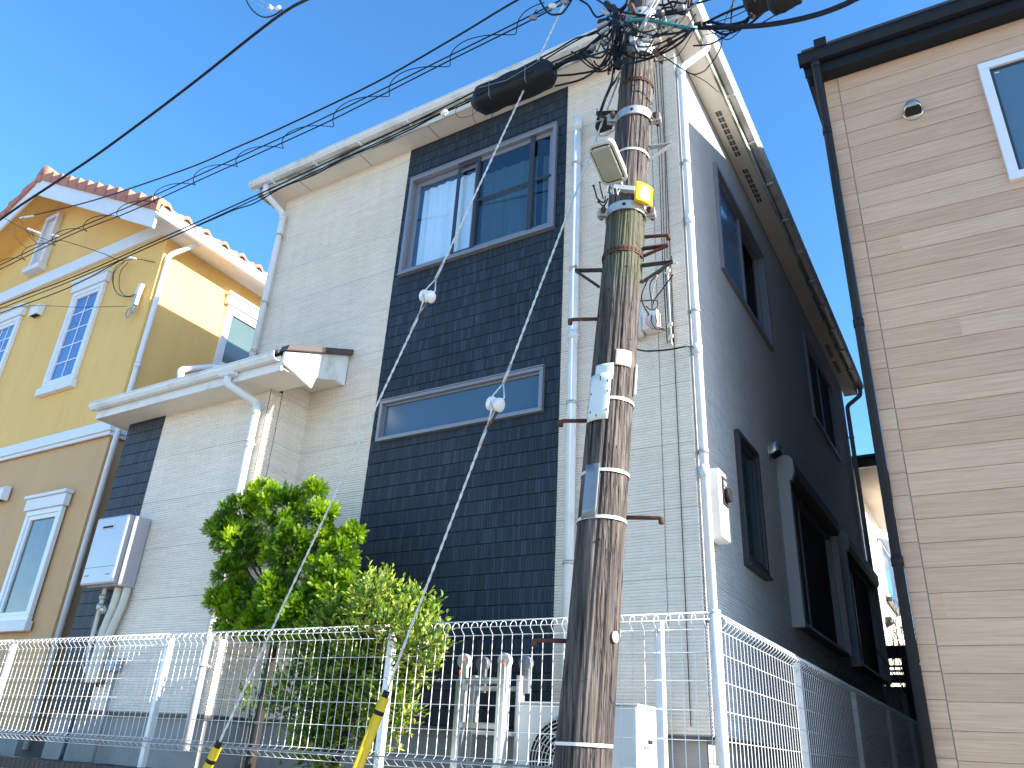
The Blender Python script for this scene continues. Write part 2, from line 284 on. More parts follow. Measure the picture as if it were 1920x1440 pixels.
M['black'] = mat('black_rubber', (0.010, 0.011, 0.014), 0.6, var=.3, scale=20, bump=.3, spec=.3)
M['cable'] = mat('black_cable_sheath', (0.008, 0.008, 0.013), 0.6, var=.2, scale=15, spec=.25)
M['cable_grey'] = mat('grey_wire', (0.38, 0.38, 0.37), 0.5, var=.15, scale=20)
M['teal'] = mat('teal_cable', (0.02, 0.20, 0.19), 0.4, var=.15)
M['steel'] = mat('galvanised_steel', (0.52, 0.52, 0.50), 0.42, metal=0.55, var=.18, scale=25, dirt=(.25, .17, .10), dscale=9, damt=.5, bump=.1)
M['strand'] = mat('galvanised_strand', (0.60, 0.60, 0.58), 0.42, metal=0.3, var=.35, scale=60)
M['rust'] = mat('rusted_iron', (0.095, 0.040, 0.028), 0.85, metal=.1, var=.5, scale=35, dirt=(.22, .085, .045), dscale=14, bump=.5)
M['dark_steel'] = mat('dark_painted_steel', (0.045, 0.038, 0.036), 0.5, metal=.3, var=.3, scale=20, dirt=(.16, .08, .05), dscale=12)
M['porcelain'] = mat('white_porcelain', (0.80, 0.80, 0.78), 0.15, var=.05, dirt=(.45, .42, .36), dscale=14, damt=.4)
M['yellow_plastic'] = mat('yellow_plastic', (0.86, 0.52, 0.010), 0.35, var=.08, dirt=(.4, .25, .04), dscale=9, damt=.4)
M['lamp_body'] = mat('lamp_housing_paint', (0.62, 0.61, 0.57), 0.35, var=.08, dirt=(.3, .28, .22), dscale=10, damt=.5)
M['lamp_lens'] = mat('frosted_lamp_lens', (0.33, 0.33, 0.27), 0.18, var=.18, scale=9, stretch=(1, 1, 1), spec=.8)
M['fence_white'] = mat('white_coated_wire', (0.76, 0.77, 0.77), 0.35, var=.06, dirt=(.4, .38, .33), dscale=12, damt=.35)
M['concrete'] = mat('concrete_foundation', (0.34, 0.33, 0.31), 0.85, var=.15, bump=.3, dirt=(.2, .19, .17), dscale=2)
M['block'] = mat('grey_concrete_block', (0.22, 0.225, 0.22), 0.9, var=.25, bump=.5, dirt=(.10, .10, .09), dscale=1.5)
M['tile_cap'] = mat('dark_brown_block', (0.055, 0.045, 0.04), 0.85, var=.35, scale=10, bump=.6)
M['asphalt'] = mat('bounce_pale_street', (0.33, 0.295, 0.25), 0.9, var=.25, scale=40, bump=.5, bscale=200)  # unseen street kept pale and warm to bounce light onto the walls
M['soil'] = mat('garden_soil', (0.10, 0.075, 0.055), 0.95, var=.4, scale=9, bump=.7, bscale=30)
M['vent'] = mat('vent_slots', (.13, .115, .095), .8)
M['ac'] = mat('ac_casing', (0.72, 0.71, 0.66), 0.4, var=.04, dirt=(.5, .48, .42), dscale=4, damt=.3)
M['heater'] = mat('pearl_heater_casing', (0.44, 0.43, 0.455), 0.28, metal=.35, var=.04)
M['alu_bright'] = mat('brushed_aluminium', (0.70, 0.71, 0.74), 0.3, metal=.7, var=.1, stretch=(1, 1, 8))
M['clear_plastic'] = mat('pale_plastic', (0.62, 0.62, 0.60), 0.2, var=.08)
M['orange'] = mat('orange_plastic', (0.75, 0.12, 0.02), 0.4)
M['bark'] = mat("bark", (0.030, 0.024, 0.020), 0.9, var=.5, scale=25, bump=.8, stretch=(1, 1, .3))
M['twig'] = mat('grey_twig', (0.075, 0.060, 0.052), 0.9, var=.4, scale=25)
M['terracotta'] = mat('terracotta_tile', (0.46, 0.175, 0.11), 0.75, var=.28, scale=5, dirt=(.24, .10, .07), dscale=3, bump=.2)
M['tile_shade'] = mat('tile_mortar', (0.10, 0.045, 0.04), 0.9, var=.2)
M['black_gutter'] = mat('black_gutter', (0.012, 0.015, 0.020), 0.6, var=.2, spec=.25)
M['tape_peach'] = mat('faded_sticker', (0.62, 0.50, 0.41), 0.5, var=.12, scale=12)
M['plate_white'] = mat('pale_guard_plate', (0.62, 0.66, 0.62), 0.35, var=.08)
M['plate_grey'] = mat('zinc_plate', (0.20, 0.215, 0.235), 0.35, metal=.4, var=.25, scale=9)
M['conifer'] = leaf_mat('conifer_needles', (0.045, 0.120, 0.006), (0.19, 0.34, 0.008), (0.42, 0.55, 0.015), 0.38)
M['broadleaf'] = leaf_mat('broad_leaves', (0.035, 0.095, 0.010), (0.13, 0.24, 0.018), (0.44, 0.50, 0.07), 0.28, .35)
M['hedge'] = leaf_mat('hedge_leaves', (0.015, 0.035, 0.010), (0.03, 0.07, 0.015), (0.08, 0.12, 0.03), 0.2)
M['pole'] = polewood_mat()
M['pipe_lag'] = mat('pipe_lagging', (0.62, 0.58, 0.50), 0.7, var=.12, scale=12, bump=.3)
M['pipe_blue'] = mat('blue_grey_pipe', (0.045, 0.06, 0.10), 0.4, var=.15)
M['grey_pvc'] = mat('grey_pvc', (0.33, 0.35, 0.38), 0.45, var=.1)
M['hood'] = mat('stainless_hood', (0.52, 0.52, 0.52), 0.25, metal=.85, var=.05)
M['interior'] = mat('black_opening', (0.008, 0.008, 0.009), 0.8)
M['shutter'] = mat('shutter_rail', (0.36, 0.365, 0.37), 0.6, var=.06)

# ------------------------------------------------------------------ mesh helpers
class MB:
    def __init__(s): s.v = []; s.f = []; s.sm = []; s.tone = []; s.mi = []
    def face(s, idx, smooth=False, tone=0.5, mi=0): s.f.append(tuple(idx)); s.sm.append(smooth); s.tone.append(tone); s.mi.append(mi)
    def quad(s, a, b, c, d, smooth=False, tone=.5, mi=0):
        i = len(s.v); s.v += [tuple(a), tuple(b), tuple(c), tuple(d)]; s.face((i, i+1, i+2, i+3), smooth, tone, mi)
    def tri(s, a, b, c, tone=.5):
        i = len(s.v); s.v += [tuple(a), tuple(b), tuple(c)]; s.face((i, i+1, i+2), False, tone)
    def box(s, x0, x1, y0, y1, z0, z1, mi=0):
        if x0 > x1: x0, x1 = x1, x0
        if y0 > y1: y0, y1 = y1, y0
        if z0 > z1: z0, z1 = z1, z0
        i = len(s.v)
        s.v += [(x0,y0,z0),(x1,y0,z0),(x1,y1,z0),(x0,y1,z0),(x0,y0,z1),(x1,y0,z1),(x1,y1,z1),(x0,y1,z1)]
        for q in ((0,3,2,1),(4,5,6,7),(0,1,5,4),(1,2,6,5),(2,3,7,6),(3,0,4,7)): s.face([i+k for k in q], mi=mi)
        return s
    def obox(s, c, ax, ay, az, mi=0):
        """box centred at c with half-axis vectors"""
        i = len(s.v); c = Vector(c); ax, ay, az = Vector(ax), Vector(ay), Vector(az)
        for dz in (-1, 1):
            for dx, dy in ((-1,-1),(1,-1),(1,1),(-1,1)): s.v.append(tuple(c + ax*dx + ay*dy + az*dz))
        for q in ((0,3,2,1),(4,5,6,7),(0,1,5,4),(1,2,6,5),(2,3,7,6),(3,0,4,7)): s.face([i+k for k in q], mi=mi)
        return s
    def bar(s, p, q, w, h, up=(0,0,1), mi=0):
        p, q = Vector(p), Vector(q); d = q - p; L = d.length; d.normalize(); u = Vector(up); sd = d.cross(u)
        if sd.length < 1e-4: sd = d.cross(Vector((0,1,0)))
        sd.normalize(); u = sd.cross(d)
        return s.obox((p+q)/2, d*L/2, sd*w/2, u*h/2, mi)
    def tube(s, pts, r, n=8, cap=True, mi=0):
        pts = [Vector(p) for p in pts]; k = len(pts); base = len(s.v)
        rs = r if isinstance(r, (list, tuple)) else [r]*k
        t0 = (pts[1]-pts[0]).normalized(); ref = Vector((0,0,1)) if abs(t0.z) < .9 else Vector((0,1,0))
        nrm = t0.cross(ref).normalized()
        for i, p in enumerate(pts):
            t = (pts[min(i+1,k-1)] - pts[max(i-1,0)])
            if t.length < 1e-9: t = t0
            t.normalize(); nrm = (nrm - t*nrm.dot(t))
            if nrm.length < 1e-6: nrm = t.orthogonal()
            nrm.normalize(); bn = t.cross(nrm)
            for j in range(n):
                a = 2*math.pi*j/n; s.v.append(tuple(p + (nrm*math.cos(a) + bn*math.sin(a))*rs[i]))
        for i in range(k-1):
            for j in range(n):
                a = base+i*n+j; b_ = base+i*n+(j+1)%n; s.face((a, b_, b_+n, a+n), True, mi=mi)
        if cap:
            s.face([base+j for j in range(n)][::-1], mi=mi); s.face([base+(k-1)*n+j for j in range(n)], mi=mi)
        return s
    def cyl(s, p, q, r, r2=None, n=16, mi=0): return s.tube([p, q], [r, r if r2 is None else r2], n, True, mi)
    def lathe(s, p, axis, prof, n=20, mi=0):
        """prof: list of (t along axis, radius)"""
        axis = Vector(axis).normalized(); u = axis.orthogonal().normalized(); w = axis.cross(u); base = len(s.v); p = Vector(p)
        for t, r in prof:
            for j in range(n):
                a = 2*math.pi*j/n; s.v.append(tuple(p + axis*t + (u*math.cos(a)+w*math.sin(a))*r))
        for i in range(len(prof)-1):
            for j in range(n):
                a = base+i*n+j; b_ = base+i*n+(j+1)%n; s.face((a, b_, b_+n, a+n), True, mi=mi)
        return s
    def prism(s, poly, vec, mi=0):
        poly = [Vector(p) for p in poly]; v = Vector(vec); i = len(s.v); k = len(poly)
        s.v += [tuple(p) for p in poly] + [tuple(p+v) for p in poly]
        s.face([i+j for j in range(k)][::-1], mi=mi); s.face([i+k+j for j in range(k)], mi=mi)
        for j in range(k): s.face((i+j, i+(j+1)%k, i+k+(j+1)%k, i+k+j), mi=mi)
        return s
    def build(s, name, m_, parent=None, bevel=0, fix=True, tones=False):
        me = bpy.data.meshes.new(name); me.from_pydata(s.v, [], s.f)
        ms = m_ if isinstance(m_, (list, tuple)) else [m_]
        for x in ms: me.materials.append(M[x] if isinstance(x, str) else x)
        me.polygons.foreach_set('use_smooth', s.sm); me.polygons.foreach_set('material_index', s.mi)
        if tones:
            a = me.attributes.new('tone', 'FLOAT', 'FACE'); a.data.foreach_set('value', s.tone)
        me.update()
        if fix:
            bm = bmesh.new(); bm.from_mesh(me); bmesh.ops.recalc_face_normals(bm, faces=bm.faces); bm.to_mesh(me); bm.free()
        o = bpy.data.objects.new(name, me); C.objects.link(o)
        if parent: o.parent = parent; o.matrix_parent_inverse = parent.matrix_world.inverted()
        if bevel:
            b = o.modifiers.new('bevel', 'BEVEL'); b.width = bevel; b.segments = 2; b.limit_method = 'ANGLE'; b.angle_limit = R(40)
        return o
def tag(o, label=None, cat=None, group=None, kind=None):
    if label: o['label'] = label
    if cat: o['category'] = cat
    if group: o['group'] = group
    if kind: o['kind'] = kind
    return o
def empty(name, loc, label, cat, group=None):
    o = bpy.data.objects.new(name, None); C.objects.link(o); o.location = loc; o.empty_display_size = .1
    o.matrix_world = Matrix.Translation(Vector(loc)); tag(o, label, cat, group); return o
def smooth(pts, k=8):
    """Catmull-Rom through the points"""
    P = [Vector(p) for p in pts]; P = [P[0]*2-P[1]] + P + [P[-1]*2-P[-2]]; out = []
    for i in range(1, len(P)-2):
        a, b_, c, d = P[i-1:i+3]
        for j in range(k):
            t = j/k; out.append(0.5*((2*b_)+(c-a)*t+(2*a-5*b_+4*c-d)*t*t+(3*b_-a-3*c+d)*t*t*t))
    out.append(P[-2]); return out
def sag(a, b_, s, n=40):
    a, b_ = Vector(a), Vector(b_); return [a.lerp(b_, i/n) - Vector((0,0,s*4*(i/n)*(1-i/n))) for i in range(n+1)]
def pipe_path(pts, r=.05, k=5):
    """rounds the corners of a polyline"""
    P = [Vector(p) for p in pts]; out = [P[0]]
    for i in range(1, len(P)-1):
        a, b_, c = P[i-1], P[i], P[i+1]; d1 = (a-b_); d2 = (c-b_); q = min(r, d1.length*.45, d2.length*.45)
        s_ = b_+d1.normalized()*q; e = b_+d2.normalized()*q
        for j in range(k+1):
            t = j/k; out.append((s_*(1-t)+b_*t)*(1-t)+(b_*(1-t)+e*t)*t)
    out.append(P[-1]); return out

def ribwall(mb, axis, c, u0, u1, z0, z1, holes, pitch, dep, gap, zref=0.15, out=-1):
    """ribbed wall face real relief. axis 'X': wall runs along X on plane Y=c, facing out (sign) in Y; axis 'Y': along Y on plane X=c"""
    us = sorted({u0, u1, *[h[0] for h in holes if u0 < h[0] < u1], *[h[1] for h in holes if u0 < h[1] < u1]})
    def P(u, d, z): return (u, c+out*d, z) if axis == 'X' else (c+out*d, u, z)
    k0 = int(math.floor((z0-zref)/pitch)); k1 = int(math.ceil((z1-zref)/pitch))
    for a, b_ in zip(us[:-1], us[1:]):
        for k in range(k0, k1):
            lo = max(z0, zref+k*pitch); hi = min(z1, zref+(k+1)*pitch)
            if hi-lo < 1e-5: continue
            mid = (a+b_)/2
            segs = [(lo, hi)]
            for h in holes:
                if h[0] < mid < h[1]:
                    ns = []
                    for p, q in segs:
                        if h[3] <= p or h[2] >= q: ns.append((p, q))
                        else:
                            if p < h[2]: ns.append((p, h[2]))
                            if q > h[3]: ns.append((h[3], q))
                    segs = ns
            for p, q in segs:
                g = min(gap, (q-p)*.5)
                mb.quad(P(a,0,p), P(b_,0,p), P(b_,0,p+g*.5), P(a,0,p+g*.5))
                mb.quad(P(a,0,p+g*.5), P(b_,0,p+g*.5), P(b_,dep,p+g), P(a,dep,p+g))
                mb.quad(P(a,dep,p+g), P(b_,dep,p+g), P(b_,dep*.75,q), P(a,dep*.75,q))
                mb.quad(P(a,dep*.75,q), P(b_,dep*.75,q), P(b_,0,q+.0002), P(a,0,q+.0002))

# ------------------------------------------------------------------ setting: ground, lots
g = MB(); g.box(-400, 400, -400, 400, -1.75, -1.55); tag(g.build('road', 'asphalt'), kind='structure')
g = MB(); g.box(-40, -1.26, 3.68, 45, -1.54, -0.36); tag(g.build('ground', 'soil'), kind='structure')
# block retaining wall, corner wall
w = empty('retaining_wall', (-6, 3.6, -1.55), 'low dark block wall with ribbed cap under the white mesh fence', 'wall')
b = MB(); b.box(-40, -1.02, 3.53, 3.67, -1.548, -0.275)
for i in range(8): b.box(-40, -1.02, 3.527, 3.533, -1.45+i*.2, -1.442+i*.2)
b.build('block_course', 'block', w)
b = MB()
x = -1.0
while x > -26:
    b.box(x-.056, x, 3.49, 3.70, -.275, -.205+rnd.uniform(-.003, .003)); x -= .060
b.build('cap', 'tile_cap', w, bevel=.004)
w2 = empty('block_wall', (-1.1, 8, -1.55), 'grey concrete block wall along the narrow passage', 'wall')
b = MB()
for k in range(6):
    z0 = -1.548+k*.2; off = .2 if k % 2 else 0
    y = 3.702-off
    while y < 14:
        b.box(-1.19, -1.01, max(y, 3.702)+.004, min(y+.396, 14), z0+.004, z0+.196); y += .4
b.box(-1.17, -1.03, 3.702, 14, -1.548, -.36)
b.build('block_course', 'block', w2)

# ------------------------------------------------------------------ main house
HX0, HX1, HY0, HY1, HZ0, HZ1 = -6.29, -1.54, 4.79, 12.8, 0.15, 5.75
house = empty('house', (-3.9, 8.8, -0.36), 'two-storey white and charcoal ribbed house behind the wooden pole', 'house')
UW = (-4.372, -2.668, 4.129, 5.304); LW = (-4.372, -2.713, 2.395, 2.782)
b = MB()
ribwall(b, 'X', HY0, HX0, -4.452, HZ0, HZ1, [], .0207, .0055, .008)
ribwall(b, 'X', HY0, -2.578, -1.768, HZ0, HZ1, [], .0207, .0055, .008)
ribwall(b, 'X', HY0, -1.760, HX1+.004, HZ0, HZ1, [], .0207, .0055, .008)
b.box(-1.769, -1.759, HY0+.002, HY0+.004, HZ0, HZ1)
b.build('front_wall', 'siding_front', house, fix=False)
b = MB(); ribwall(b, 'X', HY0, -4.452, -2.578, HZ0, HZ1, [UW, LW], .1138, .008, .008)
o = b.build('accent_wall', 'comb', house, fix=False); o['label'] = 'charcoal combed siding panel'
SW = [(5.80, 7.50, 3.99, 5.16), (9.62, 11.36, 4.06, 5.24), (5.82, 6.39, 1.40, 2.42), (7.30, 9.50, 1.18, 2.50), (10.2, 12.6, 1.18, 2.50)]
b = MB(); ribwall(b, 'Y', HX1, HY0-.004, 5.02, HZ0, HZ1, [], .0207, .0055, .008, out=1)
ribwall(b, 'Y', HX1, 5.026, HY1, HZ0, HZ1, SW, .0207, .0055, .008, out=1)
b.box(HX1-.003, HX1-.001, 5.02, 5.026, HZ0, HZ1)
b.build('side_wall', 'siding_shaded', house, fix=False)
b = MB(); b.box(HX0, HX1-.01, 8, HY1, HZ0, HZ1)   # body (back part)
b.box(HX0, HX0+.02, HY0+.01, 8, HZ0, HZ1)
b.box(HX0+.02, HX1-.02, HY0+.3, HY0+.32, HZ0, HZ1)
b.build('inner_wall', 'room', house)
b = MB(); b.quad((HX0-.001, HY0, HZ0), (HX0-.001, HY1, HZ0), (HX0-.001, HY1, HZ1), (HX0-.001, HY0, HZ1)); b.build('left_wall', 'siding_shaded', house)
b = MB(); b.box(HX0+.03, HX1-.03, HY0+.03, HY1, -.36, HZ0-.02); b.build('foundation', 'concrete', house)
b = MB(); b.box(HX0-.005, HX1+.008, HY0-.012, HY0+.02, HZ0-.022, HZ0); b.box(HX1-.02, HX1+.012, HY0+.021, HY1, HZ0-.022, HZ0)
b.build('drip_flashing', 'dark_alu', house)
# eaves, hip roof
ex0, ex1, ey0 = -6.52, -1.33, 4.56
b = MB(); b.box(ex0+.01, HX0-.002, HY0-.0015, HY1+.2, HZ1, HZ1+.012); b.box(ex0+.01, ex1-.01, ey0+.01, HY0-.002, HZ1+.0, HZ1+.012); b.box(HX1+.01, ex1-.01, HY0-.001, HY1+.2, HZ1, HZ1+.012)
b.box(HX0, HX1, HY0, HY1, HZ1+.014, HZ1+.03)
b.build('soffit', 'soffit', house)
b = MB()
for xx in [-5.9+i*.91 for i in range(5)]: b.box(xx, xx+.005, ey0+.015, HY0-.012, HZ1-.002, HZ1+.001)
b.build('soffit_joint', 'brown_metal', house)
for (ya, yb) in ((5.75, 6.55), (6.68, 7.35), (11.0, 11.5), (11.6, 12.1)):
    k = int((yb-ya)/.09); b = MB()
    for i in range(k):
        for j in (0, 1): b.box(HX1+.075+j*.03, HX1+.10+j*.03, ya+i*.09, ya+i*.09+.07, HZ1-.003, HZ1+.001)
    b.build('soffit_vent', 'vent', house)
b = MB(); b.box(ex0, ex1, ey0-.012, ey0+.01, HZ1-.012, HZ1+.16); b.box(ex1-.01, ex1+.012, ey0-.012+.022, HY1+.2, HZ1-.012, HZ1+.16); b.box(ex0-.012, ex0, ey0-.012, HY1+.2, HZ1-.012, HZ1+.16)
b.build('fascia', 'fascia', house, bevel=.003)
def gutter(mb, p, q, out, w=.095, h=.075):
    """open box gutter with rolled lip running from p to q (top back edge), 'out' = outward unit vector"""
    p, q, o_ = Vector(p), Vector(q), Vector(out); z = Vector((0,0,1))
    prof = [(0,0),(0,-h*.8),(.018,-h),(w*.72,-h),(w,-h*.55),(w,-.004),(w+.008,-.002),(w+.008,.008),(w-.004,.008),(w-.004,-h*.52),(w*.70,-h+.004),(.020,-h+.004),(.004,-h*.78),(.004,0)]
    mb.prism([p+o_*a+z*c for a, c in prof], q-p)
b = MB(); gutter(b, (ex0-.10, ey0-.014, 5.905), (ex1+.10, ey0-.014, 5.905), (0,-1,0), .095, .062)
xx = ex0+.3
b.build('front_gutter', 'gutter', house)
b = MB(); gutter(b, (ex1+.014, ey0+.02, 5.905), (ex1+.014, HY1+.25, 5.905), (1,0,0), .095, .062); b.build('side_gutter', 'gutter', house)
for i in range(8): xx = ex0+.25+i*.66; b = MB(); b.box(xx, xx+.02, ey0-.08, ey0-.012, 5.815, 5.840); b.build('gutter_bracket', 'gutter', house)
for i in range(11): yy = ey0+.4+i*.72; b = MB(); b.box(ex1+.012, ex1+.085, yy, yy+.02, 5.815, 5.840); b.build('gutter_bracket', 'gutter', house)
b = MB(); zr = 5.90; ov = .03; zr = 5.93; X0, X1, Y0_, Y1_ = ex0-ov-.02, ex1+ov+.02, ey0-ov-.01, HY1+.27
rh = (X1-X0)/2*.36; xm = (X0+X1)/2
A = [(X0,Y0_,zr),(X1,Y0_,zr),(X1,Y1_,zr),(X0,Y1_,zr)]; T1 = (xm, Y0_+(X1-X0)/2, zr+rh); T2 = (xm, Y1_-(X1-X0)/2, zr+rh)
i = len(b.v); b.v += A + [T1, T2] + [(x_,y_,z_-.025) for x_,y_,z_ in A]
for q in ((0,1,4),(1,2,5,4),(2,3,5),(3,0,4,5),(0,1,7,6),(1,2,8,7),(2,3,9,8),(3,0,6,9),(6,7,8,9)): b.face([i+k for k in q])
b.build('roof', 'slate', house)
b = MB(); s_ = rnd.random()
xx = X0
while xx < X1-.3:   # front course of slates, slightly uneven so the edge is not a ruled line
    b.box(xx+.004, xx+.30, Y0_-.022, Y0_+.2, zr-.002+rnd.uniform(0,.004), zr+.012+rnd.uniform(0, .006)); xx += .305
b.build('eave_slates', 'slate', house)

# generic window maker: opening (u0,u1,z0,z1) on plane
def wframe(mb, axis, c, o_, u0, u1, z0, z1, t, d0, d1):
    """frame ring, t wide, from depth d0 to d1 outward"""
    def B(a, b_, z_, y_):
        if axis == 'X': mb.box(a, b_, c+o_*d0, c+o_*d1, z_, y_)
        else: mb.box(c+o_*d0, c+o_*d1, a, b_, z_, y_)
    B(u0, u1, z1-t, z1); B(u0, u1, z0, z0+t); B(u0, u0+t, z0+t, z1-t); B(u1-t, u1, z0+t, z1-t)
def wbox(mb, axis, c, o_, u0, u1, z0, z1, d0, d1):
    if axis == 'X': mb.box(u0, u1, c+o_*d0, c+o_*d1, z0, z1)
    else: mb.box(c+o_*d0, c+o_*d1, u0, u1, z0, z1)
# upper sliding window
win = MB(); wframe(win, 'X', HY0, -1, UW[0], UW[1], UW[2], UW[3], .036, -.06, .045)
wbox(win, 'X', HY0, -1, UW[0]-.008, UW[1]+.008, UW[3]-.002, UW[3]+.010, 0, .052); wbox(win, 'X', HY0, -1, UW[0]-.008, UW[1]+.008, UW[2]-.014, UW[2]-.001, 0, .056)
win = win.build('window', 'alu', house, bevel=.003); win['label'] = 'wide upper sliding window with pale curtains'
b = MB(); wframe(b, 'X', HY0, -1, UW[0]+.037, -3.53, UW[2]+.037, UW[3]-.037, .05, -.045, -.02); b.build('sash', 'alu', win, bevel=.002)
b = MB(); wframe(b, 'X', HY0, -1, -3.575, UW[1]-.037, UW[2]+.037, UW[3]-.037, .045, -.018, .006); b.build('sash', 'alu', win, bevel=.002)
b = MB(); wframe(b, 'X', HY0, -1, -3.78, -3.52, UW[2]+.037, UW[3]-.037, .035, .008, .024); wbox(b, 'X', HY0, -1, -2.955, -2.905, UW[2]+.037, UW[3]-.037, .008, .026)
wbox(b, 'X', HY0, -1, -3.52, UW[1]-.04, 4.72, 4.74, .008, .020); b.build('screen_frame', 'dark_alu', win, bevel=.002)
b = MB(); wbox(b, 'X', HY0, -1, UW[0]+.08, -3.56, UW[2]+.08, UW[3]-.08, -.036, -.030); b.build('glass', 'glass', win)
b = MB(); wbox(b, 'X', HY0, -1, -3.54, UW[1]-.075, UW[2]+.075, UW[3]-.075, -.010, -.004); b.build('glass', 'glass_dark', win)
def curtain(x0, x1, z0, z1, y, m_, name='curtain', amp=.018, seed=1):
    b = MB(); n_ = int((x1-x0)/.008); base = 0; r_ = random.Random(seed); ph = [r_.uniform(0, 6) for _ in range(4)]
    rows = 14
    for j in range(rows+1):
        z = z1+(z0-z1)*j/rows
        for i in range(n_+1):
            x = x0+(x1-x0)*i/n_; w_ = .35+.65*j/rows
            yy = y+amp*w_*(math.sin(x*62+ph[0]+1.1*math.sin(z*1.3))+.6*math.sin(x*31+ph[1]+.6*z)+.4*math.sin(x*13+ph[2]))
            b.v.append((x, yy, z))
    for j in range(rows):
        for i in range(n_):
            a = j*(n_+1)+i; b.face((a, a+1, a+n_+2, a+n_+1), True)
    return b.build(name, m_, win, fix=False)
curtain(-4.27, -3.60, UW[2]+.02, UW[3]-.10, HY0+.085, 'curtain', seed=2)
curtain(-3.58, -2.96, UW[2]+.02, UW[3]-.13, HY0+.14, 'curtain_dim', seed=5, amp=.022)
curtain(-2.90, -2.70, UW[2]+.02, UW[3]-.16, HY0+.15, 'curtain_dim', seed=8, amp=.022)
# slit window
w_ = MB(); wframe(w_, 'X', HY0, -1, LW[0], LW[1], LW[2], LW[3], .032, -.03, .045)
wbox(w_, 'X', HY0, -1, LW[0]-.01, LW[1]+.01, LW[3]-.002, LW[3]+.008, 0, .055); w_ = w_.build('window', 'alu', house, bevel=.003); w_['label'] = 'long slit window with frosted pane'
b = MB(); wframe(b, 'X', HY0, -1, LW[0]+.033, LW[1]-.033, LW[2]+.033, LW[3]-.033, .016, -.01, .012); b.build('sash', 'alu', w_)
b = MB(); wbox(b, 'X', HY0, -1, LW[0]+.05, LW[1]-.05, LW[2]+.05, LW[3]-.05, -.008, -.002); b.build('glass', 'frost', w_)
# side windows
def side_slider(h, swap, lab):
    t = MB(); wframe(t, 'Y', HX1, 1, h[0]-.02, h[1]+.02, h[2]-.02, h[3]+.02, .04, -.09, .04); t = t.build('window', 'alu', house, bevel=.003); t['label'] = lab
    ym = (h[0]+h[1])/2
    a, c = ((h[0]+.03, ym+.03), (ym-.03, h[1]-.03))
    b = MB(); wframe(b, 'Y', HX1, 1, a[0], a[1], h[2]+.022, h[3]-.022, .045, -.03, .004); b.build('sash', 'alu', t)
    b = MB(); wframe(b, 'Y', HX1, 1, c[0], c[1], h[2]+.022, h[3]-.022, .045, -.065, -.035); b.build('sash', 'alu', t)
    b = MB(); wbox(b, 'Y', HX1, 1, *((a[0]+.04, a[1]-.04) if not swap else (c[0]+.04, c[1]-.04)), h[2]+.06, h[3]-.06, -.016 if not swap else -.052, -.012 if not swap else -.048); b.build('glass', 'sky_glass', t)
    b = MB(); wbox(b, 'Y', HX1, 1, h[0], h[1], h[2], h[3], -.30, -.28); b.build('dark_interior', 'interior', t)
    b = MB(); wframe(b, 'Y', HX1, 1, h[0]-.001, h[1]+.001, h[2]-.001, h[3]+.001, .02, -.28, -.09); b.build('reveal', 'interior', t)
side_slider(SW[0], False, 'nearer upper side window, half open'); side_slider(SW[1], True, 'farther upper side window')
h = SW[2]; t = MB(); wframe(t, 'Y', HX1, 1, h[0]-.02, h[1]+.02, h[2]-.02, h[3]+.02, .045, -.05, .045); wbox(t, 'Y', HX1, 1, h[0]-.02, h[1]+.03, h[2]-.045, h[2]-.021, 0, .065)
t = t.build('window', 'dark_alu', house, bevel=.003); t['label'] = 'narrow tall frosted side window'
b = MB(); wbox(b, 'Y', HX1, 1, h[0]+.02, h[1]-.02, h[2]+.02, h[3]-.02, -.012, -.004); b.build('glass', 'frost_green', t)
b = MB(); wframe(b, 'Y', HX1, 1, h[0]+.027, h[1]-.027, h[2]+.027, h[3]-.027, .035, -.003, .02); b.build('sash', 'dark_alu', t)
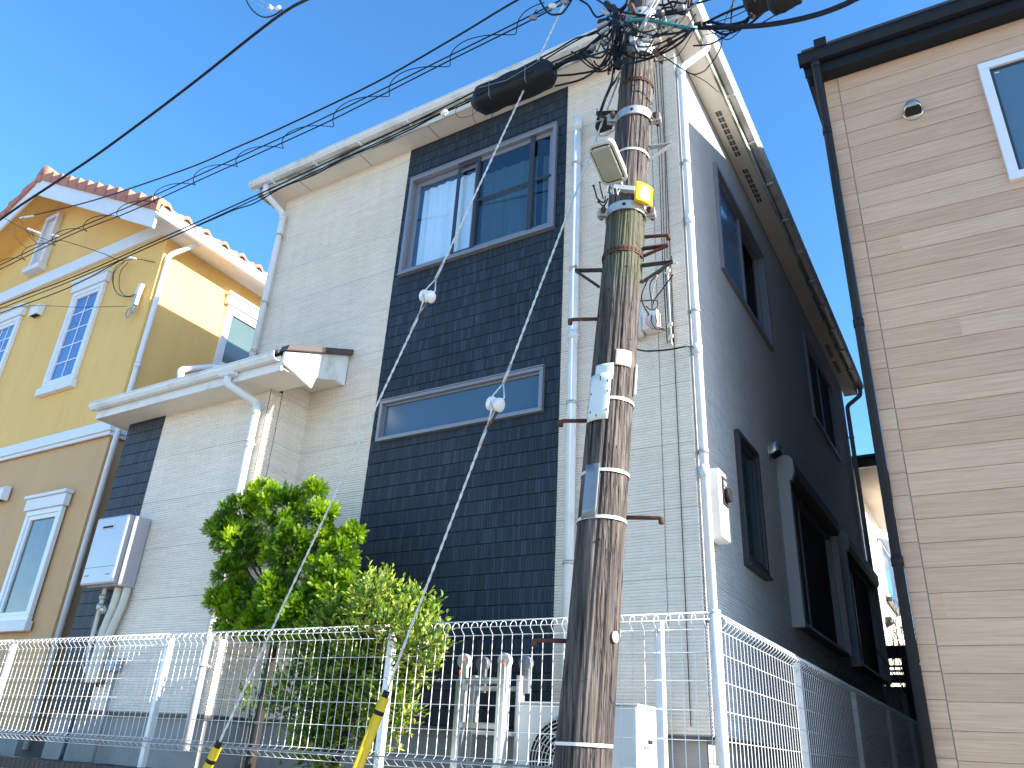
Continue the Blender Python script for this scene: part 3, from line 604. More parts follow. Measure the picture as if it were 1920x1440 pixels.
for h, lab in ((SW[3], 'nearer shuttered ground floor window'), (SW[4], 'farther shuttered ground floor window')):
    t = MB(); wbox(t, 'Y', HX1, 1, h[0]-.07, h[0]-.0, h[2]-.06, h[3]+.13, 0, .11)
    t = t.build('window', 'shutter', house, bevel=.004); t['label'] = lab
    b = MB(); wbox(b, 'Y', HX1, 1, h[1], h[1]+.06, h[2]-.03, h[3]-.0, 0, .12); b.build('guide_rail', 'shutter', t, bevel=.004)
    b = MB(); b.prism([(HX1+.002, h[0]-.005, h[3]-.02), (HX1+.12, h[0]-.005, h[3]-.02), (HX1+.15, h[0]-.005, h[3]+.03), (HX1+.15, h[0]-.005, h[3]+.15), (HX1+.11, h[0]-.005, h[3]+.19), (HX1+.002, h[0]-.005, h[3]+.19)], (0, h[1]-h[0]+.06, 0)); b.build('shutter_box', 'brown_metal', t, bevel=.005)
    b = MB(); b.prism([(HX1+.004, h[0]-.072, h[3]-.05), (HX1+.13, h[0]-.072, h[3]-.05), (HX1+.16, h[0]-.072, h[3]+.03), (HX1+.155, h[0]-.072, h[3]+.16), (HX1+.115, h[0]-.072, h[3]+.20), (HX1+.004, h[0]-.072, h[3]+.20)], (0, .06, 0)); b.build('box_end', 'shutter', t, bevel=.006)
    b = MB(); wframe(b, 'Y', HX1, 1, h[0]+.002, h[1]-.002, h[2], h[3]-.03, .04, -.08, .05); wbox(b, 'Y', HX1, 1, (h[0]+h[1])/2-.33, (h[0]+h[1])/2-.27, h[2]+.04, h[3]-.07, -.05, .0)
    wbox(b, 'Y', HX1, 1, (h[0]+h[1])/2-.24, (h[0]+h[1])/2-.20, h[2]+.04, h[3]-.07, -.08, -.05); b.build('sash', 'alu', t)
    b = MB(); wbox(b, 'Y', HX1, 1, h[0]+.04, h[1]-.04, h[2]+.04, h[3]-.07, -.066, -.060); b.build('glass', 'interior', t)
    b = MB(); wbox(b, 'Y', HX1, 1, h[0]-.02, h[1]+.02, h[2]-.03, h[2]-.002, 0, .10); b.build('sill', 'dark_alu', t)
# vent hoods
def hood(c, n_, r, parent, m_='hood'):
    """half-dome hood, closed below with its shaded mouth painted dark, on a round flange; n_ = outward normal"""
    n_ = Vector(n_); c = Vector(c); up = Vector((0,0,1)); sd = up.cross(n_).normalized(); b = MB()
    b.lathe(c, n_, [(0, 0), (0, r*1.08), (.012, r*1.08), (.012, 0)], 28)
    K, J = 9, 28; base = len(b.v); cutf = lambda d_: -.62*r+.62*r*max(0, d_-.012)/(1.35*r)
    for i in range(K+2):
        for j in range(J):
            a = 2*math.pi*j/J
            if i == 0: rr, dn = r, .012
            else: t = (i-1)/K*math.pi/2; rr, dn = max(r*math.cos(t), .0001), .012+.45*r+r*.9*math.sin(t)
            x_, z_ = rr*math.cos(a), max(rr*math.sin(a), cutf(dn))
            b.v.append(tuple(c+n_*dn+sd*x_+up*(z_*1.2 if z_ > 0 else z_)))
    for i in range(K+1):
        for j in range(J): a = base+i*J+j; c_ = base+i*J+(j+1) % J; b.face((a, c_, c_+J, a+J), True)
    o = b.build('vent_hood', m_, parent); 
    def mp_(d_, sx): 
        w_r = r if d_ < .012+.45*r else r*math.sqrt(max(0, 1-((d_-.012-.45*r)/(.9*r))**2))
        z_ = cutf(d_); return c+n_*d_+sd*(sx*.93*math.sqrt(max(0, w_r*w_r-z_*z_)))+up*(z_-.0018)
    ds = [.016+(1.27*r-.016)*k/10 for k in range(11)]; b = MB(); q_ = [mp_(d_, 1) for d_ in ds]+[mp_(d_, -1) for d_ in ds[::-1]]
    i = len(b.v); b.v += [tuple(p) for p in q_]; b.face(range(i, i+len(q_))); b.build('opening', 'interior', o)
    return o
hood((HX1+.005, 7.0, 2.66), (1,0,0), .085, house)
hood((-2.18, HY0-.006, 5.05), (0,-1,0), .085, house)
# downpipes
def downpipe(path, r, parent, m_='white_pvc', joints=(), clips=(), wall=(0,1,0)):
    b = MB(); b.tube(pipe_path(path, .06), r, 16)
    for p, q in joints: b.cyl(p, q, r*1.13, n=16)
    o = b.build('downpipe', m_, parent)
    if clips:
        for c in clips: b = MB(); b.lathe(Vector(c)-Vector((0,0,.012)), (0,0,1), [(0, r), (0, r*1.2), (.024, r*1.2), (.024, r)], 16); b.bar(Vector(c), Vector(c)+Vector(wall)*(.06), .012, .02); b.build('pipe_clip', 'steel', o)
    return o
px_, py_ = HX1+.05, HY0+.035
downpipe([(ex1+.06, HY0+.12, 5.81), (ex1+.06, HY0+.12, 5.66), (px_, py_, 5.46), (px_, py_, 0.0)], .031, house, joints=[((ex1+.06, HY0+.12, 5.80), (ex1+.06, HY0+.12, 5.70)), ((px_,py_,5.44),(px_,py_,5.36)), ((px_,py_,3.86),(px_,py_,3.78)), ((px_,py_,2.72),(px_,py_,2.64)), ((px_,py_,1.80),(px_,py_,1.72))], clips=[(px_,py_,4.4),(px_,py_,3.0),(px_,py_,1.9),(px_,py_,.8)], wall=(-1,0,0))
downpipe([(ex1+.06, HY1+.12, 5.84), (ex1+.06, HY1+.12, 5.70), (HX1+.06, HY1-.08, 5.45), (HX1+.06, HY1-.08, -.3)], .034, house, 'grey_pvc', clips=[(HX1+.06, HY1-.08, 4.9)], wall=(-1,0,0))
fx, fy = -2.445, HY0-.055
downpipe([(fx, fy, 5.20), (fx, fy, -.1)], .036, house, joints=[((fx,fy,5.24),(fx,fy,5.08)), ((fx,fy,3.02),(fx,fy,2.94))], clips=[(fx,fy,4.7),(fx,fy,3.6),(fx,fy,2.4),(fx,fy,1.2)])
lx = -6.235
downpipe([(-6.36, ey0-.05, 5.80), (-6.36, ey0-.05, 5.70), (lx, HY0-.06, 5.50), (lx, HY0-.06, 3.42), ], .034, house, joints=[((lx,HY0-.06,5.48),(lx,HY0-.06,5.40))], clips=[(lx,HY0-.06,5.2),(lx,HY0-.06,4.3),(lx,HY0-.06,3.7)])

# ------------------------------------------------------------------ lean-to extension of the main house
EX0, EX1, EY0, EZ1 = -7.40, -5.32, 4.315, 2.91
b = MB(); ribwall(b, 'X', EY0, -6.815, EX1, HZ0, EZ1, [], .0207, .0055, .008); ribwall(b, 'Y', EX1, EY0, EY0+.13, HZ0, EZ1, [], .0207, .0055, .008, out=1); ribwall(b, 'Y', EX1, EY0+.136, HY0, HZ0, EZ1+.3, [], .0207, .0055, .008, out=1)
b.build('extension_wall', 'siding_front', house, fix=False)
b = MB(); ribwall(b, 'X', EY0, EX0, -6.815, HZ0, EZ1, [], .1138, .008, .008); b.build('extension_accent_wall', 'comb_mid', house, fix=False)
b = MB(); b.box(EX0, EX1-.01, EY0+.012, 8.5, HZ0, EZ1); b.build('extension_body', 'comb_mid', house)
b = MB(); b.box(EX0+.03, EX1-.03, EY0+.03, 8.5, -.36, HZ0-.02); b.build('extension_foundation', 'concrete', house)
b = MB(); b.box(EX0-.005, EX1+.012, EY0-.012, EY0+.02, HZ0-.024, HZ0); b.box(EX1-.02, EX1+.012, EY0+.021, HY0-.013, HZ0-.024, HZ0); b.build('extension_flashing', 'brown_metal', house)
gx0, gx1, gy = -7.55, -4.87, 4.04      # eave ends, fascia plane
b = MB(); b.box(gx0, gx1-.03, gy+.01, EY0-.002, 2.90, 2.912); b.box(gx0, EX0-.002, EY0-.001, 8.5, 2.90, 2.912); b.box(EX1+.008, gx1-.03, EY0-.001, 4.385, 2.90, 2.912); b.build('extension_soffit', 'soffit', house)
b = MB(); b.box(gx0, gx1-.03, gy-.012, gy+.01, 2.88, 3.01); b.box(gx0-.014, gx0, gy-.012, 8.5, 2.88, 3.01); b.build('extension_fascia', 'gutter', house, bevel=.003)
# gable end board, stepped as in the photo
gp = [(4.03,3.06),(4.03,2.935),(4.405,2.885),(4.43,3.0),(4.66,3.05),(4.775,3.08),(4.775,3.41),(4.06,3.12)]
gp = [(4.02,3.05),(4.02,2.94),(4.38,2.85),(4.42,2.97),(4.655,3.05),(4.775,3.05),(4.775,3.37),(4.10,3.085)]
b = MB(); b.prism([(gx1-.03, y_, z_) for y_, z_ in gp], (.03, 0, 0)); b.build('gable_board', 'gutter', house, bevel=.003)
b = MB(); b.prism([(EX1+.008, 4.388, 2.913), (EX1+.008, 4.43, 2.985), (EX1+.008, 4.655, 3.06), (EX1+.008, 4.778, 3.06), (EX1+.008, 4.778, 3.33), (EX1+.008, 4.12, 3.06), (EX1+.008, 4.12, 2.913)], (gx1-.031-EX1-.008, 0, 0)); b.build('verge_soffit', 'soffit', house)
b = MB(); b.prism([(gx1-.06, 4.00, 3.05), (gx1-.06, 4.785, 3.37), (gx1-.06, 4.785, 3.43), (gx1-.06, 4.02, 3.11)], (.10, 0, 0)); b.build('verge_flashing', 'brown_metal', house, bevel=.003)
b = MB(); b.prism([(gx0-.03, 3.985, 3.035), (gx0-.03, 4.785, 3.375), (gx0-.03, 4.785, 3.405), (gx0-.03, 3.985, 3.065)], (gx1-gx0-.03, 0, 0)); b.prism([(gx0-.03, 4.7851, 3.425), (gx0-.03, 6.3, 4.0), (gx0-.03, 8.6, 3.1), (gx0-.03, 8.6, 3.07), (gx0-.03, 6.3, 3.97), (gx0-.03, 4.7851, 3.395)], (-6.32-gx0+.03, 0, 0)); b.build('extension_roof', 'slate', house)
b = MB(); gutter(b, (gx0-.05, gy-.013, 3.022), (gx1-.05, gy-.013, 3.022), (0,-1,0), w=.085, h=.06); b.build('extension_gutter', 'gutter', house)
b = MB(); b.box(-5.62, -5.44, gy-.092, gy-.013, 2.925, 2.965); b.build('gutter_outlet', 'white_pvc', house, bevel=.01)
ey = EY0-.07; exx = -5.375
downpipe([(-5.53, gy-.05, 2.94), (-5.53, gy-.05, 2.86), (exx, ey, 2.74), (exx, ey, -.1)], .034, house, joints=[((exx,ey,2.74),(exx,ey,2.62)), ((exx,ey,2.38),(exx,ey,2.31))], clips=[(exx,ey,2.36),(exx,ey,1.3),(exx,ey,.5)])
A1 = at(342, 745, 4.10); A2 = at(338, 694, 4.16); A3 = at(398, 688, 4.5)
b = MB(); b.tube(pipe_path([A1, A2, A3, (lx-.02, HY0-.1, 3.42)], .05), .034, 14); b.build('drain_pipe', 'white_pvc', house)

# ------------------------------------------------------------------ items fixed to / standing by the main house
# water heater
hx0, hx1, hz0, hz1, hy = -7.06, -6.585, 1.165, 1.80, 4.065
wh = empty('water_heater', ((hx0+hx1)/2, EY0-.01, hz0), 'pearl grey gas water heater hung on the extension wall', 'water heater')
b = MB(); b.box(hx0+.01, hx1-.01, hy+.07, EY0-.01, hz0, hz1); b.build('casing', 'heater', wh, bevel=.012)
b = MB(); b.box(hx0, hx1, hy, hy+.066, hz0+.004, hz1-.004); b.build('front_cover', 'heater', wh, bevel=.02)
b = MB(); b.box(hx0+.12, hx0+.30, hy-.006, hy+.004, hz1-.125, hz1-.09); b.build('flue_outlet', 'steel', wh, bevel=.004)
b = MB(); b.box(hx0+.135, hx0+.285, hy-.008, hy-.005, hz1-.117, hz1-.099); b.build('flue_slot', 'interior', wh)
b = MB(); b.box(hx0+.05, hx0+.11, hy-.002, hy+.002, hz0+.085, hz0+.092); b.box(hx1-.12, hx1-.06, hy-.002, hy+.002, hz0+.085, hz0+.092); b.box(hx0+.004, hx1-.004, hy-.0015, hy+.002, hz0+.158, hz0+.161); b.build('cover_slot', 'dark_steel', wh)
def hp(pts, r, m_, nm='pipe'):
    b = MB(); b.tube(smooth(pts, 8), r, 12); b.build(nm, m_, wh)
yb = EY0-.09
hp([(hx0+.36, yb, hz0), (hx0+.35, yb, hz0-.15), (hx0+.30, yb, hz0-.40), (hx0+.28, yb, hz0-.8)], .034, 'pipe_lag')
hp([(hx0+.44, yb+.03, hz0), (hx0+.43, yb+.03, hz0-.15), (hx0+.36, yb+.02, hz0-.45), (hx0+.345, yb+.02, hz0-.8)], .034, 'pipe_lag')
hp([(hx0+.19, yb-.02, hz0), (hx0+.19, yb-.02, hz0-.12), (hx0+.16, yb, hz0-.3), (hx0+.17, yb, hz0-.55), (hx0+.24, yb, hz0-.72)], .019, 'pipe_lag')
hp([(hx0+.28, yb+.04, hz0), (hx0+.27, yb+.04, hz0-.2), (hx0+.12, yb+.04, hz0-.45), (hx0+.06, yb+.04, hz0-.62), (hx0+.20, yb+.03, hz0-.74)], .014, 'grey_pvc')
hp([(hx0+.08, yb+.05, hz0), (hx0+.05, yb+.05, hz0-.3), (hx0+.05, yb+.05, hz0-.34), (hx0+.13, yb+.05, hz0-.5), (hx0+.24, yb, hz0-.6), (hx0+.22, yb, hz0-.95), (hx0+.18, yb, -.25)], .016, 'pipe_blue')
b = MB(); b.cyl((hx0+.19, yb-.02, hz0-.10), (hx0+.19, yb-.02, hz0-.06), .03, n=12); b.cyl((hx0+.19, yb-.02, hz0-.19), (hx0+.185, yb-.02, hz0-.14), .03, n=12); b.cyl((hx0+.27, yb-.05, hz0-.20), (hx0+.31, yb-.05, hz0-.20), .022, n=12); b.cyl((hx0+.27, yb-.03, hz0-.23), (hx0+.27, yb-.03, hz0-.16), .018, n=12); b.build('valve', 'steel', wh)
# covered socket with conduit on the extension
q = at(222, 1255, EY0)
sb = empty('outdoor_socket', (q.x, EY0-.01, q.z), 'small grey outdoor socket cover with looped black cord on the extension', 'socket')
b = MB(); b.prism([(q.x-.05, EY0-.008, q.z-.02), (q.x-.05, EY0-.10, q.z-.02), (q.x-.05, EY0-.08, q.z+.07), (q.x-.05, EY0-.008, q.z+.09)], (.11, 0, 0)); b.build('cover', 'grey_pvc', sb, bevel=.004)
b = MB(); b.cyl((q.x+.01, EY0-.03, q.z-.02), (q.x+.01, EY0-.03, -.3), .013, n=10); b.build('conduit', 'grey_pvc', sb)
b = MB(); b.tube(smooth([(q.x-.02, EY0-.06, q.z-.02), (q.x-.06, EY0-.06, q.z-.11), (q.x-.16, EY0-.05, q.z-.14), (q.x-.22, EY0-.05, q.z-.10), (q.x-.16, EY0-.05, q.z-.125), (q.x-.08, EY0-.06, q.z-.10)], 8), .006, 6); b.build('cord', 'cable', sb)
# electricity meter on side wall
mt_ = empty('electric_meter', (HX1+.02, 4.98, 1.35), 'cream electric meter box with black dial beside the corner downpipe', 'electric meter')
b = MB(); b.box(HX1+.012, HX1+.115, 4.93, 5.13, 1.34, 1.82); b.build('box', 'ac', mt_, bevel=.012)
b = MB(); b.box(HX1+.115, HX1+.123, 4.975, 5.085, 1.575, 1.775); b.build('window_panel', 'interior', mt_, bevel=.003)
b = MB(); b.cyl((HX1+.12, 5.04, 1.65), (HX1+.155, 5.04, 1.65), .048, n=20); b.build('dial', 'black', mt_)
b = MB(); b.box(HX1+.1235, HX1+.126, 4.995, 5.05, 1.715, 1.745); b.box(HX1+.1235, HX1+.126, 4.99, 5.01, 1.69, 1.70); b.build('display', 'plate_white', mt_)
# junction box with service bracket on the front wall
jb = empty('junction_box', (-1.80, HY0-.01, 2.9), 'white junction box with splayed wires on the house wall right of the pole', 'junction box')
b = MB(); b.box(-1.85, -1.735, HY0-.10, HY0-.008, 2.865, 3.02); b.build('box', 'ac', jb, bevel=.006)
b = MB(); b.box(-2.02, -1.93, HY0-.12, HY0-.008, 2.82, 3.0); b.build('box', 'ac', jb, bevel=.006)
b = MB(); b.cyl((-1.885, HY0-.05, 2.84), (-1.885, HY0-.05, 3.10), .022, n=12); b.build('conduit', 'ac', jb)
for i_, (a0, a1, a2, m__) in enumerate((((1222, 600), (1203, 560), (1216, 520), 'cable'), ((1223, 570), (1224, 545), (1232, 515), 'cable_grey'), ((1225, 568), (1240, 545), (1262, 515), 'cable'), ((1222, 568), (1220, 530), (1250, 500), 'cable'))):
    b = MB(); b.tube(smooth([at(1222, 612, 4.70), at(*a0, 4.70), at(*a1, 4.66), at(*a2, 4.6)], 8), .005, 6); b.build('wire', m__, jb)
for i_ in range(5):
    b = MB(); b.tube(smooth([at(1214+i_*4, 590, 4.69), at(1212+i_*5, 605, 4.67), at(1225+i_*3, 617, 4.67), at(1240+i_*2, 612+i_*2, 4.70)], 6), .0035, 5); b.build('wire', ['orange', 'cable_grey', 'cable', 'cable_grey', 'cable'][i_], jb)
sbk = empty('service_bracket', (-1.62, HY0-.02, 2.9), 'pale wire bracket with insulators near the house corner', 'bracket')
b = MB(); b.bar((-1.665, HY0-.04, 3.46), (-1.655, HY0-.04, 2.72), .012, .03, up=(0,-1,0)); b.bar((-1.68, HY0-.05, 3.42), (-1.57, HY0-.08, 3.38), .01, .01); b.build('bracket_bar', 'steel', sbk)
for zz in (3.40, 3.32, 2.86, 2.76):
    b = MB(); b.lathe((-1.64, HY0-.09, zz), (.6,-.5,.3), [(-.025, .008), (-.02, .018), (-.008, .01), (.004, .018), (.018, .012), (.028, .005)], 10); b.build('insulator', 'porcelain', sbk)
b = MB(); b.tube(smooth([at(1184, 652, 4.66), at(1210, 658, 4.66), at(1250, 656, 4.66), at(1285, 650, 4.66), (HX1+.02, HY0+.01, 2.70)], 8), .006, 6); b.build('cable', 'cable', sbk)
for (x_, o_) in ((-1.665, 0), (-1.69, .01), (-1.71, .015)):
    b = MB(); b.tube([(x_, HY0-.03-o_, 5.72), (x_+.02, HY0-.03-o_, 4.5), (x_+o_, HY0-.03-o_, 3.4), (x_+.02, HY0-.03, 2.75)], .004, 6); b.build('cable', 'cable', sbk)
b = MB(); b.tube([(-1.645, HY0-.012, 5.74), (-1.645, HY0-.012, 0.2)], .0028, 5); b.build('cable', 'cable', sbk)
# AC outdoor unit
ax0, ax1, ay0, ay1, az0, az1 = -2.56, -1.80, 4.35, 4.64, -.34, .29
ac = empty('air_conditioner', ((ax0+ax1)/2, (ay0+ay1)/2, -.36), 'white air conditioner outdoor unit behind the fence and pole', 'air conditioner')
b = MB(); b.box(ax0, ax1, ay0, ay1, az0+.02, az1-.012); b.build('casing', 'ac', ac, bevel=.012)
b = MB(); b.box(ax0-.006, ax1+.006, ay0-.006, ay1+.004, az1-.012, az1); b.build('top_cover', 'ac', ac, bevel=.006)
fc = Vector((ax0+.33, ay0-.010, az0+.31))
b = MB(); b.lathe(fc+Vector((0, .007, 0)), (0,-1,0), [(0, 0), (0, .245)], 40); b.build('fan_opening', 'interior', ac)
b = MB()
for r_ in [.045, .075, .10, .125, .15, .172, .194, .215, .236, .252]:
    b.tube([fc+Vector((r_*math.cos(a), -.012-.02*(1-r_/.25), r_*math.sin(a))) for a in [2*math.pi*i/40 for i in range(41)]], .0028, 5, cap=False)
for i in range(24):
    a = 2*math.pi*i/24; b.tube([fc+Vector((r_*math.cos(a+r_*1.2), -.010-.02*(1-r_/.25), r_*math.sin(a+r_*1.2))) for r_ in (.03, .08, .14, .2, .255)], .0024, 5)
b.build('fan_grille', 'ac', ac)
b = MB(); b.lathe(fc+Vector((0, -.025, 0)), (0,-1,0), [(.006, 0), (.006, .05), (0, .055)], 24); b.build('grille_hub', 'ac', ac)
b = MB(); b.box(ax1+.0, ax1+.022, ay0+.08, ay0+.16, .07, .15); b.build('side_handle', 'ac', ac, bevel=.008)
b = MB(); b.box(ax1+.022, ax1+.026, ay0+.09, ay0+.15, .09, .11); b.build('handle_recess', 'interior', ac)
b = MB(); b.box(ax0+.08, ax0+.2, ay0, ay1, -.36, az0+.02); b.box(ax1-.2, ax1-.08, ay0, ay1, -.36, az0+.02); b.build('foot', 'black', ac)
# folded ladder
ld = empty('step_ladder', (-2.76, 4.35, -.36), 'folded aluminium multi-joint ladder standing beside the air conditioner', 'ladder')
for (xa, yy, zt) in ((-2.965, 4.28, .40), (-2.665, 4.28, .50), (-2.93, 4.40, .44), (-2.60, 4.40, .44)):
    b = MB(); b.box(xa, xa+(.028 if yy > 4.3 else .05), yy-.03, yy+.03, -.36, zt); b.box(xa+.003, xa+.025, yy-.0325, yy-.0305, -.30, zt-.04); b.build('rail', 'alu_bright', ld, bevel=.003)
for zz in (.40, .145, -.11):
    b = MB(); b.box(-2.936, -2.666, 4.262, 4.298, zz-.018, zz+.018); b.build('rung', 'alu_bright', ld, bevel=.004)
    b = MB(); b.box(-2.901, -2.601, 4.384, 4.414, zz-.05, zz-.022); b.build('rung', 'alu_bright', ld, bevel=.004)
for xa, yy, zt in ((-2.93, 4.275, .46), (-2.63, 4.275, .46), (-2.885, 4.42, .46), (-2.565, 4.42, .46)):
    b = MB(); b.box(xa-.028, xa+.028, yy-.012, yy+.012, zt-.12, zt+.03); b.lathe((xa, yy-.020, zt+.055), (0,1,0), [(0, 0), (0, .044), (.04, .044), (.04, 0)], 24); o = b.build('hinge', 'clear_plastic' if yy < 4.3 else 'plate_grey', ld, bevel=.002)
    if yy > 4.3: continue
    b = MB()
    for k in range(4): b.cyl((xa+rnd.uniform(-.026, .026), yy-.026, zt+rnd.uniform(-.03, .085)), (xa+rnd.uniform(-.026, .026), yy-.014, zt+rnd.uniform(-.03, .085)), .004, n=8)
    b.build('hinge_pin', 'orange', o)

# ------------------------------------------------------------------ wood-look house on the right
rh_ = empty('house', (3.5, 9, -1.80), 'right-hand house with wood-look plank siding and black gutter', 'house')
RX1, RY1, RZ1 = 1.80, 15.5, 5.26
wx0, wx1, wz0, wz1 = .635, 1.75, 3.80, 4.915
def plankwall(mb):
    k0 = int(math.floor((-1.80-PZ0)/PP)); k1 = int(math.ceil((RZ1-PZ0)/PP))
    for (a, c, dz) in ((RX0, RX0+.100, .010), (RX0+.106, RX1, 0)):
        for k in range(k0, k1):
            lo, hi = max(-1.80, PZ0+k*PP+dz), min(RZ1, PZ0+(k+1)*PP+dz)
            if hi-lo < .02: continue
            pieces = [(a, c, lo, hi)]
            if a > RX0+.05:
                ns = []
                for A_, B_, l, h_ in pieces:
                    if h_ <= wz0 or l >= wz1: ns.append((A_, B_, l, h_)); continue
                    ns.append((A_, wx0, l, h_)); ns.append((wx1, B_, l, h_))
                    if l < wz0: ns.append((wx0, wx1, l, wz0))
                    if h_ > wz1: ns.append((wx0, wx1, wz1, h_))
                pieces = ns
            for A_, B_, l, h_ in pieces:
                top = h_ - (.005 if h_ == hi else 0)
                mb.quad((A_, RY0, l), (B_, RY0, l), (B_, RY0, top), (A_, RY0, top))
                mb.quad((A_, RY0, top), (B_, RY0, top), (B_, RY0+.005, h_-.001), (A_, RY0+.005, h_-.001))
                mb.quad((A_, RY0, l), (B_, RY0, l), (B_, RY0+.006, l), (A_, RY0+.006, l))
b = MB(); plankwall(b); b.build('front_wall', 'plank', rh_, fix=False)
b = MB(); b.box(RX0+.001, RX1, RY0+.006, RY1, -1.80, RZ1); b.build('body', mat('wall_backing', (.42, .33, .26), .9), rh_)
b = MB(); b.prism([(RX0-.002, RY0+.002, -1.80), (RX0-.002, RY1, -1.80), (RX0-.002, RY1, 5.2+1.6*.42), (RX0-.002, RY0+5, 5.36+5.1*.42), (RX0-.002, RY0+.002, 5.30)], (.0025, 0, 0)); b.build('side_wall', mat('passage_dimming_siding', (.045, .05, .055), .8), rh_)  # unseen face, coloured dark to dim the passage
t = MB(); wframe(t, 'X', RY0, -1, wx0, wx1, wz0, wz1, .065, -.04, .035); t = t.build('window', 'white_sash', rh_, bevel=.004)
b = MB(); wframe(b, 'X', RY0, -1, wx0+.065, wx1-.065, wz0+.065, wz1-.065, .02, -.03, .012); b.build('gasket', 'dark_alu', t)
b = MB(); b.box(wx0+.08, wx1-.08, RY0-.004, RY0+.002, wz0+.08, wz1-.08); b.build('glass', mat('satin_blue_glass', (.085, .155, .22), .25, var=.12, scale=1.2, spec=.8), t)
b = MB(); b.box(wx0+.095, wx0+.125, RY0-.006, RY0-.0045, wz1-.115, wz1-.105); b.build('sticker', 'plate_white', t)
hood((.155, RY0-.002, 4.66), (0,-1,0), .068, rh_)
# roof: eave along the front, rising to the back at about four in ten
gyR = RY0-.10; sl_ = .42; zE = 5.49
b = MB(); b.box(RX0-.11, RX1+.05, gyR, RY0+.01, RZ1, RZ1+.02); b.box(RX0-.13, RX1+.05, gyR-.02, gyR-.001, RZ1-.005, zE+.02); b.build('eave', 'black_gutter', rh_, bevel=.004)
b = MB(); gutter(b, (RX0-.16, gyR-.021, 5.44), (RX1+.05, gyR-.021, 5.44), (0,-1,0), w=.085, h=.09); b.build('gutter', 'black_gutter', rh_)
b = MB(); b.prism([(RX0-.13, gyR-.05, zE), (RX0-.13, gyR-.05, zE+.05), (RX0-.13, RY0+5, zE+.05+5.2*sl_), (RX0-.13, RY0+5, zE+5.2*sl_)], (RX1+.2-RX0, 0, 0)); b.prism([(RX0-.13, RY0+5.001, zE+5.2*sl_), (RX0-.13, RY0+5.001, zE+.05+5.2*sl_), (RX0-.13, RY1+.3, zE+.05+1.8*sl_), (RX0-.13, RY1+.3, zE+1.8*sl_)], (RX1+.2-RX0, 0, 0)); b.build('roof', 'slate', rh_)
b = MB(); b.prism([(RX0-.135, gyR-.02, zE-.14), (RX0-.135, gyR-.02, zE+.03), (RX0-.135, RY0+5, zE+.03+5.15*sl_), (RX0-.135, RY0+5, zE-.14+5.15*sl_)], (.02, 0, 0)); b.build('verge_board', 'black_gutter', rh_)
b = MB(); b.box(RX0-.02, RX0+.08, gyR-.13, gyR-.03, 5.44, 5.53); b.build('verge_cap', 'black_gutter', rh_, bevel=.004)
b = MB(); b.tube(pipe_path([(RX0-.033, gyR-.07, 5.37), (RX0-.033, gyR-.07, 5.24), (RX0-.033, RY0-.028, 4.72), (RX0-.033, RY0-.028, -1.80)], .06), .031, 14)
for zz in (5.30, 4.70, 2.9, 1.2): b.cyl((RX0-.033, (gyR-.07 if zz > 5 else RY0-.028), zz-.03), (RX0-.033, (gyR-.07 if zz > 5 else RY0-.028), zz+.03), .036, n=14)
b.build('downpipe', 'black_gutter', rh_)

# the real lot line runs a little askew: place the finished house on it
pv = Vector((RX0, RY0, 0)); pn = pv
rh_.matrix_world = Matrix.Translation(pn) @ Matrix.Rotation(R(2.3), 4, 'Z') @ Matrix.Translation(-pv) @ rh_.matrix_world

# ------------------------------------------------------------------ yellow house on the left
yh = empty('house', (-11.6, 8, -1.0), 'left-hand yellow and tan stucco house with orange tile roof', 'house')
YX1, YY0, YX0 = -8.325, 4.65, -14.9; YB = 3.17; YZ1 = 5.78
pk = (-11.6, 4.25); Zpk = 7.78; slp = .525
def roofz(x, base=Zpk): return base-abs(x-pk[0])*slp
b = MB(); b.prism([(YX0, YY0, YB), (YX1, YY0, YB), (YX1, YY0, roofz(YX1)-.10), (pk[0], YY0, Zpk-.12), (YX0, YY0, roofz(YX0)-.10)], (0, 8, 0)); b.build('upper_wall', 'yellow', yh)
b = MB(); b.box(YX0+.02, YX1-.02, YY0+.02, YY0+7.98, -.3, YB-.001); b.build('lower_wall', 'tan', yh)
b = MB(); b.box(YX0-.03, YX1+.03, YY0-.03, YY0+8, -.36, -.02); b.build('foundation', 'concrete', yh)
b = MB()   # lower moulded band, wraps round the corner
for (z0, z1, d) in ((3.10, 3.20, .05), (3.20, 3.245, .035), (3.055, 3.10, .03)):
    b.box(YX0-d, YX1+d, YY0-d, YY0-.0005, z0, z1-.001); b.box(YX1+.0005, YX1+d, YY0+.0, YY0+8, z0, z1-.001)
b.build('lower_band', 'white_trim', yh, bevel=.006)
b = MB(); b.box(YX0-.03, YX1+.004, YY0-.05, YY0-.001, 5.88, 6.09); b.build('upper_band', 'white_trim', yh, bevel=.006)
